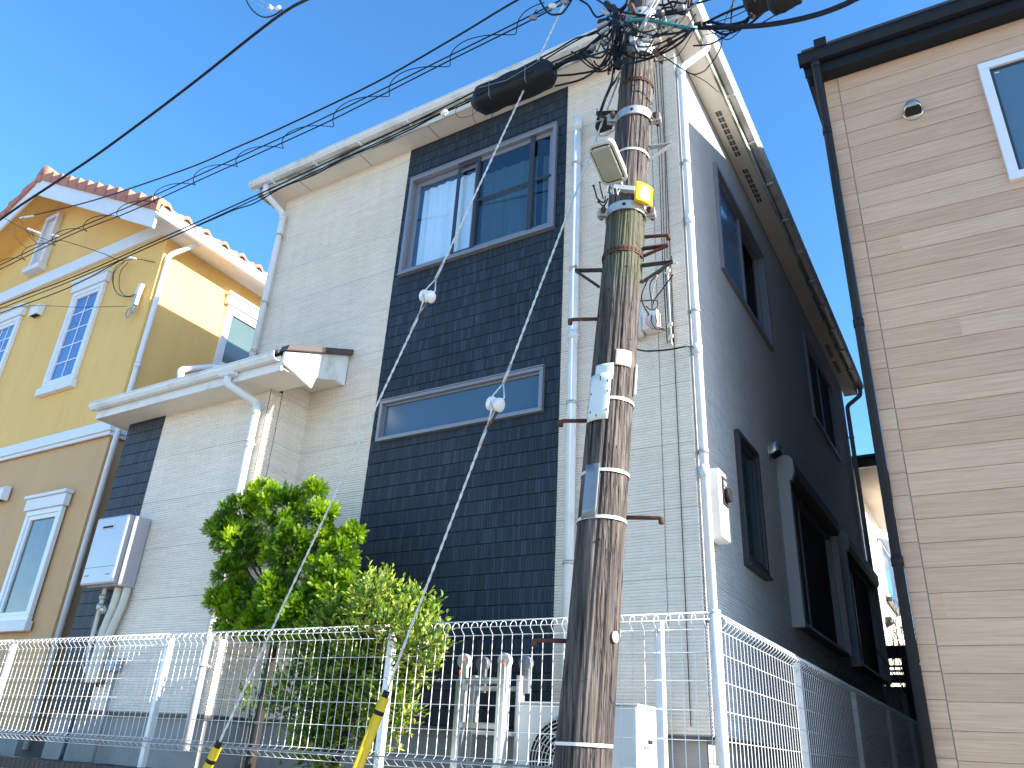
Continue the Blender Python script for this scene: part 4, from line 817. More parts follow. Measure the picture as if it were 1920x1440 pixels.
# louvre
t = MB(); lx0, lx1, lz0, lz1 = -11.74, -11.38, 6.30, 7.26
wframe(t, 'X', YY0, -1, lx0, lx1, lz0, lz1, .05, .001, .09); t.box(lx0-.04, lx1+.04, YY0-.13, YY0-.001, lz0-.09, lz0-.002); t = t.build('louvre_frame', 'white_trim', yh, bevel=.005)
b = MB()
for i in range(17): zz = lz0+.06+i*.05; b.obox(((lx0+lx1)/2, YY0-.04, zz), ((lx1-lx0)/2-.052, 0, 0), (0, .013, -.012), (0, .002, .002))
b.build('slats', 'white_trim', t)
b = MB(); b.box(lx0+.05, lx1-.05, YY0-.012, YY0-.001, lz0+.05, lz1-.05); b.build('backing', mat('grey_backing', (.22, .23, .26), .8), t)
def ywin(u0, u1, z0, z1, grid, m_, axis='X', c=YY0, o_=-1, lab=None, bars=(2, 5)):
    t = MB(); wframe(t, axis, c, o_, u0-.06, u1+.06, z0-.05, z1+.02, .06, .001, .05); t = t.build('window', 'white_sash', yh, bevel=.005)
    if lab: t['label'] = lab
    b = MB(); wframe(b, axis, c, o_, u0, u1, z0, z1-.04, .05, .001, .035); b.build('sash', 'white_sash', t, bevel=.003)
    b = MB(); wbox(b, axis, c, o_, u0+.045, u1-.045, z0+.045, z1-.085, .004, .010); b.build('glass', m_, t)
    b = MB(); wbox(b, axis, c, o_, u0-.10, u1+.10, z1+.022, z1+.16, .001, .075); wbox(b, axis, c, o_, u0-.12, u1+.12, z1+.161, z1+.20, .001, .10); b.build('head_trim', 'white_trim', t, bevel=.006)
    b = MB(); wbox(b, axis, c, o_, u0-.10, u1+.10, z0-.16, z0-.052, .001, .075); b.build('sill', 'white_trim', t, bevel=.006)
    if grid:
        b = MB(); nx, nz = bars
        for i in range(1, nx): x_ = u0+.05+(u1-u0-.10)*i/nx; wbox(b, axis, c, o_, x_-.008, x_+.008, z0+.05, z1-.09, .011, .018)
        for j in range(1, nz): z_ = z0+.05+(z1-z0-.14)*j/nz; wbox(b, axis, c, o_, u0+.05, u1-.05, z_-.008, z_+.008, .011, .0175)
        b.build('glazing_bars', 'white_sash', t)
ywin(-10.10, -9.50, 4.03, 5.42, True, 'blue_glass', lab='right upper window with white glazing bars')
ywin(-12.2, -11.55, 4.03, 5.42, True, 'blue_glass', lab='left upper window with white glazing bars', bars=(3, 6))
ywin(-9.42, -8.82, 1.06, 2.24, False, mat('painted_tree_reflection_glass', (.10, .10, .09), .08, var=.7, scale=6, spec=1), lab='tall ground floor window')  # mottled colour paints a tree reflection into the pane
ywin(5.78, 6.65, 4.50, 5.36, False, mat('grey_green_glass', (.09, .14, .13), .12, var=.4, scale=1.2, spec=1), 'Y', YX1, 1, lab='side window with white surround')
for (px0, py0) in ((76, 585), (10, 928)):
    c_ = at(px0, py0, YY0); b = MB(); b.prism([(c_.x-.11, YY0-.001, c_.z-.09), (c_.x-.11, YY0-.10, c_.z-.09), (c_.x-.11, YY0-.10, c_.z+.05), (c_.x-.11, YY0-.06, c_.z+.09), (c_.x-.11, YY0-.001, c_.z+.09)], (.22, 0, 0)); o = b.build('vent_cover', 'white_sash', yh, bevel=.01)
    b = MB(); b.box(c_.x-.085, c_.x+.085, YY0-.085, YY0-.02, c_.z-.093, c_.z-.0905); b.build('opening', 'interior', o)
# roof: S tiles on two slopes, verge boards, ridge
def tileslope(sgn):
    b = MB(); du = .29; width = 3.66; nrow = int(width/du)+1; Lr = 8.6; nc = int(Lr/.035)
    for r_ in range(nrow):
        xa = pk[0]+sgn*(r_*du); xb = pk[0]+sgn*min(width, (r_+1)*du+.02)
        za = roofz(xa)+.03; zb = roofz(xb)+.075
        base = len(b.v)
        for (xx, zz) in ((xa, za), (xb, zb), (xb, zb-.05)):
            for j in range(nc+1):
                y_ = pk[1]+j*.035; ph = (j*.035/.30) % 1.0
                wv = .062*math.sin(ph*2*math.pi) if ph < .5 else -.020*math.sin((ph-.5)*2*math.pi)
                b.v.append((xx, y_, zz+wv))
        for k in (0, 1):
            for j in range(nc): a = base+k*(nc+1)+j; b.face((a, a+1, a+nc+2, a+nc+1), k == 0)
    return b.build('roof_tiles', 'terracotta', yh, fix=False)
tileslope(1); tileslope(-1)
for sgn in (1, -1):
    b = MB()
    for r_ in range(12):     # stepped verge tiles along the gable
        xa = pk[0]+sgn*(r_*.30+.12); xb = pk[0]+sgn*min(3.62, (r_+1)*.30+.15); za, zb = roofz(xa), roofz(xb)
        b.prism([(xa, pk[1]-.045, za-.05), (xb, pk[1]-.045, zb-.05), (xb, pk[1]-.045, zb+.155), (xa, pk[1]-.045, za+.055)], (0, .16, 0))
    b.build('verge_tiles', 'terracotta', yh, bevel=.008)
b = MB()
yy = pk[1]-.03
while yy < pk[1]+8:
    b.lathe((pk[0], yy, Zpk+.06), (0,1,0), [(0, .02), (0, .155), (.04, .16), (.36, .13)], 20); yy += .34
b.build('ridge_tile', 'terracotta', yh)
b = MB()
for sgn in (1, -1):
    xe = pk[0]+sgn*3.60
    b.prism([(pk[0], pk[1]-.01, Zpk-.02), (xe, pk[1]-.01, roofz(xe)-.02), (xe, pk[1]-.01, roofz(xe)-.30), (pk[0], pk[1]-.01, Zpk-.33)], (0, .03, 0))
b.build('verge_board', 'white_trim', yh)
b = MB()
for sgn in (1, -1):
    xe = pk[0]+sgn*3.40
    b.prism([(pk[0], pk[1]+.021, Zpk-.15), (xe, pk[1]+.021, roofz(xe)-.15), (xe, pk[1]+.021, roofz(xe)-.13), (pk[0], pk[1]+.021, Zpk-.13)], (0, 8.2, 0))
b.build('gable_soffit', 'yellow', yh)
xe = YX1+.30
b = MB(); b.box(YX1+.001, xe, pk[1]+.03, YY0+8, 5.80, 5.83); b.box(xe, xe+.02, pk[1]-.0, YY0+8, 5.79, 5.98); b.build('eave_board', 'white_trim', yh, bevel=.003)
b = MB(); gutter(b, (xe+.022, pk[1]-.03, 5.85), (xe+.022, YY0+8, 5.85), (1,0,0), w=.10, h=.10); b.build('gutter', 'white_sash', yh)
downpipe([(xe+.07, YY0+.30, 5.90), (xe+.07, YY0+.30, 5.84), (YX1+.055, YY0+.05, 5.55), (YX1+.055, YY0+.05, -.2)], .033, yh, 'white_sash', joints=[((YX1+.055, YY0+.05, 5.5), (YX1+.055, YY0+.05, 5.42)), ((YX1+.055, YY0+.05, 4.0), (YX1+.055, YY0+.05, 3.93))])
# service mast equipment on the yellow wall
se = empty('service_entrance', (-9.0, YY0-.02, 4.7), 'pale service cable terminal on the yellow wall', 'cable terminal')
q0, q1, q2, q3 = at(266, 533, YY0-.06), at(258, 553, YY0-.06), at(252, 573, YY0-.06), at(246, 588, YY0-.06)
b = MB(); b.bar(q0, q1, .07, .05, up=(0,-1,0)); b.build('terminal_cover', 'ac', se, bevel=.005)
b = MB(); b.bar(q1, q2, .07, .045, up=(0,-1,0)); b.bar(q2, q3, .05, .03, up=(0,-1,0)); b.build('terminal_base', 'steel', se, bevel=.005)
b = MB(); b.tube([q3+Vector((.06*math.cos(a), -.03, .075*math.sin(a))) for a in [2*math.pi*i/20 for i in range(21)]], .005, 6); b.tube([q3+Vector((.045*math.cos(a), -.045, .06*math.sin(a)-.01)) for a in [2*math.pi*i/20 for i in range(21)]], .005, 6); b.build('wire_loop', 'cable_grey', se)

YF = 1.03
for o_ in (yh, se): o_.matrix_world = Matrix.Scale(YF, 4) @ o_.matrix_world
YY0 *= YF; 
# ------------------------------------------------------------------ house far back seen through the gap
bh = empty('house', (-4, 20, -.5), 'distant white-sided house glimpsed through the gap between the houses', 'house')
bx, by = -1.82, 14.6
b = MB(); ribwall(b, 'Y', bx, by, 22, 0, 4.85, [], .11, .012, .014, out=1); b.build('side_wall', 'siding_front', bh, fix=False)
b = MB(); b.box(bx-5, bx-.002, by, 22, -.5, 4.85); b.build('body', 'siding_front', bh)
b = MB(); b.box(bx-4, bx+.50, by-.5, 22.4, 4.85, 4.88); b.build('soffit', 'soffit', bh)
b = MB(); b.box(bx-5, bx+.55, by-.56, by-.5, 4.83, 4.98); b.box(bx+.501, bx+.55, by-.499, 22.4, 4.83, 4.98); b.build('gutter', 'dark_alu', bh)
b = MB(); b.prism([(bx-5.2, by-.62, 4.99), (bx+.60, by-.62, 4.99), (bx+.60, by-.62, 5.04), (bx-2.2, by+2.2, 5.9), (bx-5.2, by-.62, 5.04)], (0, 8.3, 0)); b.build('roof', 'slate', bh)
for (y0, y1, z0, z1) in ((17.2, 18.9, 3.2, 4.35),):
    t = MB(); wframe(t, 'Y', bx, 1, y0, y1, z0, z1, .06, .013, .07); wbox(t, 'Y', bx, 1, y0-.05, y1+.05, z1+.01, z1+.2, .013, .2); t = t.build('window', 'white_sash', bh)
    b = MB(); wbox(b, 'Y', bx, 1, y0+.05, y1-.05, z0+.05, z1-.05, .014, .03); b.build('glass', 'sky_glass', t)
    b = MB(); wbox(b, 'Y', bx, 1, y0-.03, y1+.03, z0-.10, z0-.01, .013, .12); b.build('sill', 'dark_alu', t)
hood((bx+.01, 16.6, 2.6), (1,0,0), .10, bh, 'dark_alu'); hood((bx+.01, 18.0, 2.3), (1,0,0), .10, bh, 'white_sash')
cp = empty('carport', (-.6, 15, -.36), 'dark carport beams at the end of the narrow passage', 'carport')
b = MB(); b.box(-2.6, 1.5, 13.6, 13.72, 1.62, 1.80); b.build('beam', 'black_gutter', cp)
b = MB(); b.box(-2.6, 1.5, 14.0, 14.06, 1.30, 1.42); b.box(-2.6, 1.5, 14.001, 14.05, 1.46, 1.49); b.box(-2.6, 1.5, 14.001, 14.05, 1.53, 1.56); b.build('rail', 'dark_alu', cp)
b = MB(); b.box(-1.35, -1.25, 13.6, 13.7, -.36, 1.615); b.build('post', 'black_gutter', cp)
b = MB(); b.box(-4, 3, 14.15, 14.3, -.36, 1.26); tag(b.build('garden_wall', mat('beige_block', (.36, .32, .27), .9, var=.15, bump=.3)), 'beige garden wall below the dark carport beams', 'wall')

# ------------------------------------------------------------------ mesh fences
FZ = [(.035, .612), (.030, .628), (.012, .636), (-.010, .628), (-.026, .610), (-.030, .592), (-.014, .578), (0, .566), (0, -.028), (-.014, -.040), (-.030, -.054), (-.030, -.062), (-.014, -.074), (.006, -.086)]
HZW = [(.012, .640), (-.012, .632), (-.032, .600), (.003, .564), (.003, .462), (.003, .341), (.003, .219), (.003, .097), (.003, -.026), (-.033, -.056), (.006, -.088)]
def fence_panel(axis, c, o_, a, b_, parent, step=.0606):
    mb = MB(); n_ = int(round(abs(b_-a)/step)); r = .0021
    def P(u, d, z): return (u, c-o_*d*-1*1, z) if axis == 'X' else (c-o_*d*-1, u, z)
    # d negative = towards the outside (street)
    def Q(u, d, z): return (u, c+d, z) if axis == 'X' else (c-d, u, z)
    for i in range(n_):
        u = a+(i+.5)*(b_-a)/n_; mb.tube([Q(u, d, z) for d, z in FZ], r, 5)
    for d, z in HZW: mb.tube([Q(a+.004, d+.0042*(1 if d > -.005 else 0), z), Q(b_-.004, d+.0042*(1 if d > -.005 else 0), z)], r*.95, 5)
    return mb.build('mesh_panel', 'fence_white', parent, fix=False)
FY = 3.60
ff = empty('mesh_fence', (-5, FY, -.2), 'white welded mesh fence on the low wall along the street', 'fence')
posts = [-10.99, -8.99, -6.99, -4.99, -3.0, -1.386]
edges = [-12.99]+posts[:-1]+[-1.115]
for a, c in zip(edges[:-1], edges[1:]): fence_panel('X', FY, -1, a, c, ff)
def post(x_, y_, parent, ztop=.60):
    b = MB(); b.box(x_-.020, x_+.020, y_-.020, y_+.020, -.22, ztop); b.box(x_-.022, x_+.022, y_-.022, y_+.022, ztop, ztop+.010); o = b.build('post', 'fence_white', parent, bevel=.004)
    b = MB()
    for zz in (.56, -.03): b.cyl((x_, y_-.022, zz), (x_, y_-.030, zz), .010, n=8)
    b.build('clamp_bolt', 'steel', o)
for x_ in posts: post(x_, FY+.030, ff)
fs = empty('mesh_fence', (-1.10, 8, -.2), 'white welded mesh fence running back into the passage', 'fence')
sp_ = [3.635, 5.35, 7.4, 9.4, 11.4, 13.0]
for a, c in zip(sp_[:-1], sp_[1:]): fence_panel('Y', -1.10, 1, a+.0, c, fs)
b = MB(); b.cyl((-1.105, FY+.012, -.22), (-1.105, FY+.012, .635), .024, n=20); b.lathe((-1.105, FY+.012, .635), (0,0,1), [(0, .027), (.012, .024), (.018, 0)], 20); b.build('corner_post', 'fence_white', fs)
for y_ in sp_[1:]: post(-1.135, y_, fs)

# ------------------------------------------------------------------ utility pole
def pc(z): return Vector((-1.658+.083*z, 3.38+.004*z, z))
def pr(z): return .1245-.0052*z
pd = Vector((.441, -.898, 0)); prt = Vector((.898, .441, 0))
def pp(z, ang, off=0.0):
    """point on the pole surface; ang 0 faces the street corner where the photo was taken, positive to the right"""
    return pc(z)+(pd*math.cos(ang)+prt*math.sin(ang))*(pr(z)+off)
pole = empty('utility_pole', pc(-1.55), 'leaning weathered wooden utility pole with bands, steps and tangled wires', 'utility pole')
b = MB(); NS, NR = 180, 160; z0, z1 = -1.55, 9.2
cr_ = [(rnd.uniform(0, 6.28), rnd.uniform(.02, .07), rnd.uniform(-1.5, 7), rnd.uniform(.5, 2.6), rnd.uniform(.003, .010)) for _ in range(85)]
for i in range(NR+1):
    z = z0+(z1-z0)*i/NR
    for j in range(NS):
        a = 2*math.pi*j/NS; r = pr(z)
        r += .0035*noise.noise(Vector((math.cos(a)*1.3, math.sin(a)*1.3, z*.8)))*2 + .0022*noise.noise(Vector((math.cos(a)*9, math.sin(a)*9, z*.5)))*2
        for (ca, wa, cz, hz, dp) in cr_:
            da = abs((a-ca+math.pi) % (2*math.pi)-math.pi)
            if da < wa*1.5 and abs(z-cz) < hz: r -= dp*max(0, 1-da/(wa*1.5))*(1-abs(z-cz)/hz)**.5
        c_ = pc(z); b.v.append(tuple(c_+(pd*math.cos(a)+prt*math.sin(a))*r))
for i in range(NR):
    for j in range(NS): a = i*NS+j; c_ = i*NS+(j+1) % NS; b.face((a, c_, c_+NS, a+NS), True)
b.build('pole_shaft', 'pole', pole, fix=True)
def zpole(py):
    lo, hi = -1.0, 6.0
    for _ in range(40):
        md = (lo+hi)/2; v = pp(md, 0); d = Vector((v.dot(RI), v.dot(DN), v.dot(FW))); y = d.y/d.z*FPX+720
        if y > py: lo = md
        else: hi = md
    return lo
def band(py, w, m_, th=.004, holes=False, a0=0, a1=2*math.pi, nm='band'):
    z = zpole(py); b = MB(); n_ = 48; base = 0
    for (dz, off) in ((-w/2, .001), (-w/2, th), (w/2, th), (w/2, .001)):
        for j in range(n_+1): b.v.append(tuple(pp(z+dz, a0+(a1-a0)*j/n_, off+.001)))
    for k in range(4):
        for j in range(n_): a = k*(n_+1)+j; c_ = ((k+1) % 4)*(n_+1)+j; b.face((a, a+1, c_+1, c_), False)
    o = b.build(nm, m_, pole)
    if holes:
        b = MB()
        for j in range(30):
            a = 2*math.pi*j/30; b.obox(pp(z, a, th+.0015), prt*.0, pd*0, Vector((0,0,.001)))
            c_ = pp(z, a, th+.002); tdir = (prt*math.cos(a)-pd*math.sin(a)); nd = (pd*math.cos(a)+prt*math.sin(a))
            b.obox(c_, tdir*.006, Vector((0,0,w*.24)), nd*.0008)
        b.build('slot', 'interior', o)
    return z
for (py, w, m_, th, ho) in ((22, .075, 'steel', .008, False), (88, .075, 'steel', .008, False), (146, .026, 'rust', .004, True), (206, .060, 'steel', .009, False), (278, .016, 'strand', .003, False), (384, .055, 'steel', .009, False), (464, .034, 'rust', .004, True), (745, .016, 'strand', .003, False), (880, .016, 'strand', .003, False), (968, .016, 'strand', .003, False), (1396, .014, 'ac', .003, False)):
    band(py, w, m_, th, ho)
# clamp lugs and bolts on the broad clamps
for py in (206, 384, 22, 88):
    z = zpole(py)
    for a in (1.25, -1.45):
        c_ = pp(z, a, .03); nd = (pd*math.cos(a)+prt*math.sin(a)); td = (prt*math.cos(a)-pd*math.sin(a))
        b = MB(); b.obox(c_, nd*.028, td*.005, Vector((0,0,.026))); b.obox(c_+td*.03, nd*.028, td*.005, Vector((0,0,.026))); b.build('clamp_lug', 'steel', pole, bevel=.002)
        b = MB(); b.cyl(c_-td*.03, c_+td*.075, .009, n=10); b.cyl(c_-td*.03, c_-td*.016, .017, n=6); b.cyl(c_+td*.045, c_+td*.06, .017, n=6); b.build('bolt', 'rust', pole)
    c_ = pp(z, -.15, .0105); b = MB(); b.lathe(c_, pd, [(0, .0), (0, .011), (.0012, .011), (.0012, 0)], 12); b.build('bolt_hole', 'interior', pole)
# step bolts
def stepbolt(py, ang, L=.16, m_='rust'):
    z = zpole(py); nd = (pd*math.cos(ang)+prt*math.sin(ang)); a = pp(z, ang, -.02); e = pp(z, ang, L)
    b = MB(); b.tube(pipe_path([a, e, e+Vector((0,0,-.022))+nd*.006], .012), .0105, 10); b.lathe(e+nd*.006+Vector((0,0,-.03)), (0,0,1), [(0, 0), (0, .013), (.03, .015), (.036, 0)], 12); b.build('step_bolt', m_, pole)
stepbolt(577, -1.62, .14); stepbolt(772, -1.62, .13); stepbolt(957, 1.5, .16); stepbolt(1197, -1.62, .14); stepbolt(425, 1.45, .13); stepbolt(60, -.35, .10)
def rungstep(py, ang, L=.16, m_='dark_steel', H=.09):
    z = zpole(py); nd = (pd*math.cos(ang)+prt*math.sin(ang)); td = (prt*math.cos(ang)-pd*math.sin(ang))
    a, e, f = pp(z+.02, ang, 0), pp(z+.02, ang, L), pp(z-H, ang, .004)
    b = MB(); b.bar(a, e, .034, .006, up=(0,0,1)); b.bar(e, f, .026, .006, up=nd); b.bar(e-nd*.004, e-nd*.004+Vector((0,0,.03)), .03, .005, up=nd); b.build('step_bracket', m_, pole)
rungstep(490, -1.6, .15); rungstep(487, 1.35, .17); rungstep(455, 1.35, .14, 'rust', .03); rungstep(190, -1.6, .13, 'dark_steel', .06); rungstep(262, 1.4, .13, 'steel', .08)
b = MB(); z = zpole(545); e0 = pp(z, 1.5, 0); e1 = pp(z, 1.5, .09); b.tube(smooth([e0, e1, e1+Vector((0,0,-.045)), e1-prt*.03+Vector((0,0,-.06)), e1-prt*.06+Vector((0,0,-.035))], 6), .004, 6); b.build('hook', 'rust', pole)
def patch(z0, z1, a0, a1, off, m_, nm, slant=0):
    b = MB(); n_, k_ = 10, 6
    for j in range(k_+1):
        z = z0+(z1-z0)*j/k_
        for i in range(n_+1): b.v.append(tuple(pp(z+slant*(i/n_-.5), a0+(a1-a0)*i/n_, off)))
    q_ = len(b.v)
    for j in range(k_+1):
        z = z0+(z1-z0)*j/k_
        for i in range(n_+1): b.v.append(tuple(pp(z+slant*(i/n_-.5), a0+(a1-a0)*i/n_, off-.003)))
    for j in range(k_):
        for i in range(n_):
            a = j*(n_+1)+i; b.face((a, a+1, a+n_+2, a+n_+1), True); b.face((q_+a, q_+a+1, q_+a+n_+2, q_+a+n_+1), True)
    for i in range(n_): b.face((i, i+1, q_+i+1, q_+i)); t_ = k_*(n_+1); b.face((t_+i, t_+i+1, q_+t_+i+1, q_+t_+i))
    for j in range(k_):
        a = j*(n_+1); c_ = a+n_+1; b.face((a, c_, q_+c_, q_+a)); a += n_; c_ += n_; b.face((a, c_, q_+c_, q_+a))
    return b.build(nm, m_, pole)
patch(zpole(787), zpole(700), -1.02, -.08, .018, 'plate_white', 'guard_plate')
patch(zpole(712), zpole(682), -.82, -.02, .013, 'plate_white', 'guard_plate')
patch(zpole(684), zpole(655), .02, .80, .006, 'tape_peach', 'faded_notice')
patch(zpole(970), zpole(868), -.92, -.25, .006, 'plate_grey', 'zinc_plate')
patch(zpole(728), zpole(672), 1.15, 1.35, .012, 'plate_white', 'edge_plate')
b = MB()
for (py, a) in ((712, -.5), (716, -.2), (735, -.9), (735, -.15), (770, -.85), (770, -.15), (779, -.55), (708, -.5)):
    b.obox(pp(zpole(py), a, .0195), prt*.0025, Vector((0,0,.006)), pd*.0008)
b.build('plate_slot', 'interior', pole)
c_ = pp(zpole(1190), .95, .002); nd = (pd*math.cos(.95)+prt*math.sin(.95)); b = MB(); b.lathe(c_, nd, [(0, 0), (0, .026), (.005, .026), (.006, 0)], 20); b.build('round_tag', 'tape_peach', pole)
# drilled holes / knots
b = MB()
for _ in range(26):
    a = rnd.uniform(-1.3, 1.3); z = rnd.uniform(-.2, 4.6); c_ = pp(z, a, .0005); nd = (pd*math.cos(a)+prt*math.sin(a)); td = prt*math.cos(a)-pd*math.sin(a); s_ = rnd.uniform(.003, .0075)
    b.lathe(c_-nd*.002, nd, [(0, 0), (0.0045, s_), (.0046, 0)], 8)
b.build('knot_hole', 'interior', pole)

# jumper wires, splices and insulators around the head of the pole
def crop6(x, y, Y): return at(1040+x/6.4, y/6.4, Y)
def crop7(x, y, Y): return at(1300+x/6.4, y/6.4, Y)
def jw(pts, r=.005, m_='cable', nm='jumper_wire', k=8):
    b = MB(); b.tube(smooth(pts, k), r, 6); return b.build(nm, m_, pole)
J = [
 ([(800,290),(950,245),(1150,245),(1350,290),(1600,335),(1700,330)], 3.18, .012, 'teal'),
 ([(0,800),(200,690),(300,640),(550,430),(700,250),(760,150),(860,50),(890,-60)], 3.24, .011, 'cable'),
 ([(0,770),(400,680),(800,540),(1000,420)], 3.20, .006, 'cable'),
 ([(300,700),(420,800),(560,830),(700,700),(720,500),(700,420)], 3.20, .005, 'cable'),
 ([(0,910),(250,890),(500,830),(650,640),(700,560),(720,300)], 3.17, .007, 'cable'),
 ([(0,1035),(300,960),(500,840),(650,700),(700,500),(740,300)], 3.15, .007, 'cable'),
 ([(480,860),(600,850),(700,780),(735,730),(760,500)], 3.2, .006, 'cable'),
 ([(200,620),(350,700),(460,790),(560,850)], 3.2, .006, 'cable'),
 ([(750,700),(850,760),(1000,740),(1250,660),(1500,520),(1650,350)], 3.14, .007, 'cable'),
 ([(1060,380),(1200,420),(1500,390),(1680,330)], 3.18, .007, 'cable'),
 ([(960,450),(970,580),(1050,660),(1160,650),(1300,570),(1550,430),(1680,340)], 3.14, .007, 'cable'),
 ([(990,380),(980,560),(1060,700),(1250,640),(1420,520),(1600,380)], 3.16, .005, 'cable'),
 ([(1250,-60),(1180,120),(1080,300),(1060,390),(1180,400)], 3.12, .007, 'cable_grey'),
 ([(1220,-40),(1120,160),(1060,300),(975,470),(975,560),(1010,620)], 3.10, .005, 'cable_grey'),
 ([(1200,0),(1100,200),(1090,330),(1160,300),(1220,380)], 3.11, .006, 'cable_grey'),
 ([(1270,-30),(1160,140),(1030,330),(1000,430),(1000,520)], 3.12, .005, 'cable_grey'),
 ([(860,400),(900,350),(990,310),(940,300)], 3.22, .006, 'cable_grey'),
 ([(1190,330),(1240,420),(1250,560),(1180,600)], 3.15, .005, 'cable'),
 ([(1260,180),(1350,140),(1500,120),(1620,90),(1650,-60)], 3.3, .007, 'cable'),
 ([(1280,100),(1400,90),(1460,150),(1560,170),(1640,60)], 3.3, .006, 'cable'),
 ([(1250,60),(1330,60),(1420,20),(1560,40),(1620,-60)], 3.3, .008, 'cable'),
 ([(1340,-40),(1400,60),(1480,150),(1580,150),(1610,40),(1600,-50)], 3.32, .007, 'cable'),
 ([(1300,-50),(1300,60),(1380,160),(1500,100)], 3.32, .006, 'cable'),
 ([(1120,240),(1250,200),(1400,130),(1500,-50)], 3.3, .006, 'cable'),
 ([(290,-10),(400,60),(470,170),(520,205),(620,175),(740,230)], 3.35, .007, 'cable'),
 ([(500,-10),(600,60),(680,180),(740,300)], 3.3, .006, 'cable'),
 ([(900,-50),(860,60),(790,160),(740,300),(770,600),(780,760)], 3.22, .010, 'cable'),
 ([(760,120),(750,350),(730,560),(740,700),(800,780),(830,690)], 3.2, .006, 'cable'),
 ([(700,180),(740,400),(780,560),(790,700)], 3.23, .007, 'cable'),
 ([(720,780),(700,900),(680,1010),(600,1200),(520,1430)], 3.2, .010, 'cable'),
 ([(790,860),(740,950),(690,1030)], 3.2, .006, 'cable'),
 ([(800,560),(900,500),(1000,430),(1060,300)], 3.2, .005, 'cable'),
 ([(640,200),(720,330),(820,380),(880,330)], 3.2, .006, 'cable'),
 ([(560,250),(680,300),(760,330),(900,310),(1000,280)], 3.22, .006, 'cable'),
 ([(500,390),(560,420),(620,430),(700,330),(760,330)], 3.22, .007, 'cable'),
 ([(1180,740),(1350,720),(1500,640),(1640,420),(1680,340)], 3.2, .0025, 'cable'),
 ([(1090,530),(1130,590),(1200,640),(1240,600)], 3.16, .004, 'porcelain'),
 ([(1120,180),(1180,160),(1220,180),(1300,240),(1330,220)], 3.25, .004, 'teal'),
 ([(1280,230),(1270,330),(1290,400),(1270,300),(1330,310),(1440,400)], 3.2, .003, 'teal'),
]
for pts, Y, r, m_ in J:
    jw([crop6(x, y, Y+rnd.uniform(-.03, .03)) for x, y in pts], r, m_)
rj = random.Random(31)
for k in range(17):
    x0, y0_ = rj.uniform(640, 860), rj.uniform(60, 620); x1, y1_ = (rj.uniform(1180, 1700), rj.uniform(40, 420)) if k % 2 else (rj.uniform(300, 760), rj.uniform(150, 760))
    xm_, ym_ = (x0+x1)/2+rj.uniform(-60, 60), max(y0_, y1_)+rj.uniform(20, 150)
    Yk = rj.uniform(3.08, 3.2) if k % 4 else 3.5
    jw([crop6(x0, y0_, 3.22), crop6(x0*.7+xm_*.3, (y0_+ym_)/2, Yk), crop6(xm_, ym_, Yk), crop6(x1*.7+xm_*.3, (y1_+ym_)/2+20, Yk), crop6(x1, y1_, 3.24)], rj.choice((.0035, .005, .006, .007)), 'cable')
for k in range(10):
    x0 = rj.uniform(700, 800); jw([crop6(x0, rj.uniform(80, 200), 3.2), crop6(x0+rj.uniform(-40, 40), 330, 3.19), crop6(x0+rj.uniform(-30, 60), 500, 3.2), crop6(x0+rj.uniform(-20, 60), rj.uniform(600, 800), 3.2)], rj.choice((.005, .008)), 'cable')
# wires that hang down to the house side and off to the right
jw([crop6(1250,640,3.2), crop6(1400,740,3.3), crop6(1640,885,3.4), crop6(1780,860,3.45), crop6(1840,810,3.5), crop7(170,810,3.5), crop7(260,700,3.5), crop7(340,540,3.5), crop7(350,400,3.5), crop7(400,200,3.5), crop7(500,0,3.5), crop7(540,-80,3.5)], .0045)
jw([crop6(1640,885,3.4), crop6(1800,970,3.6), crop6(1900,1050,3.8), crop7(310,1110,4.2)], .003)
for pts, r in (([(20,340),(100,290),(200,265),(400,300),(600,260),(700,190),(900,110)], .009), ([(60,330),(250,330),(450,350),(560,330),(700,200),(880,120)], .006), ([(100,280),(250,360),(350,410),(450,395),(600,320),(680,200)], .007), ([(170,350),(350,460),(450,460),(600,330)], .003), ([(0,550),(200,530),(340,460),(440,380),(460,150),(490,-30)], .005), ([(160,265),(400,150),(640,60)], .008), ([(170,290),(450,210),(640,120)], .003), ([(560,330),(700,270),(850,140)], .007), ([(800,290),(1000,170),(1120,90)], .004), ([(140,420),(350,380),(600,330),(720,160),(900,90)], .0028)):
    jw([crop7(x, y, 3.3) for x, y in pts], r)
jw([crop6(1680,310,3.2), crop6(1720,300,3.2), crop7(60,300,3.2), crop7(100,285,3.2)], .018, 'black', 'cable_bundle')
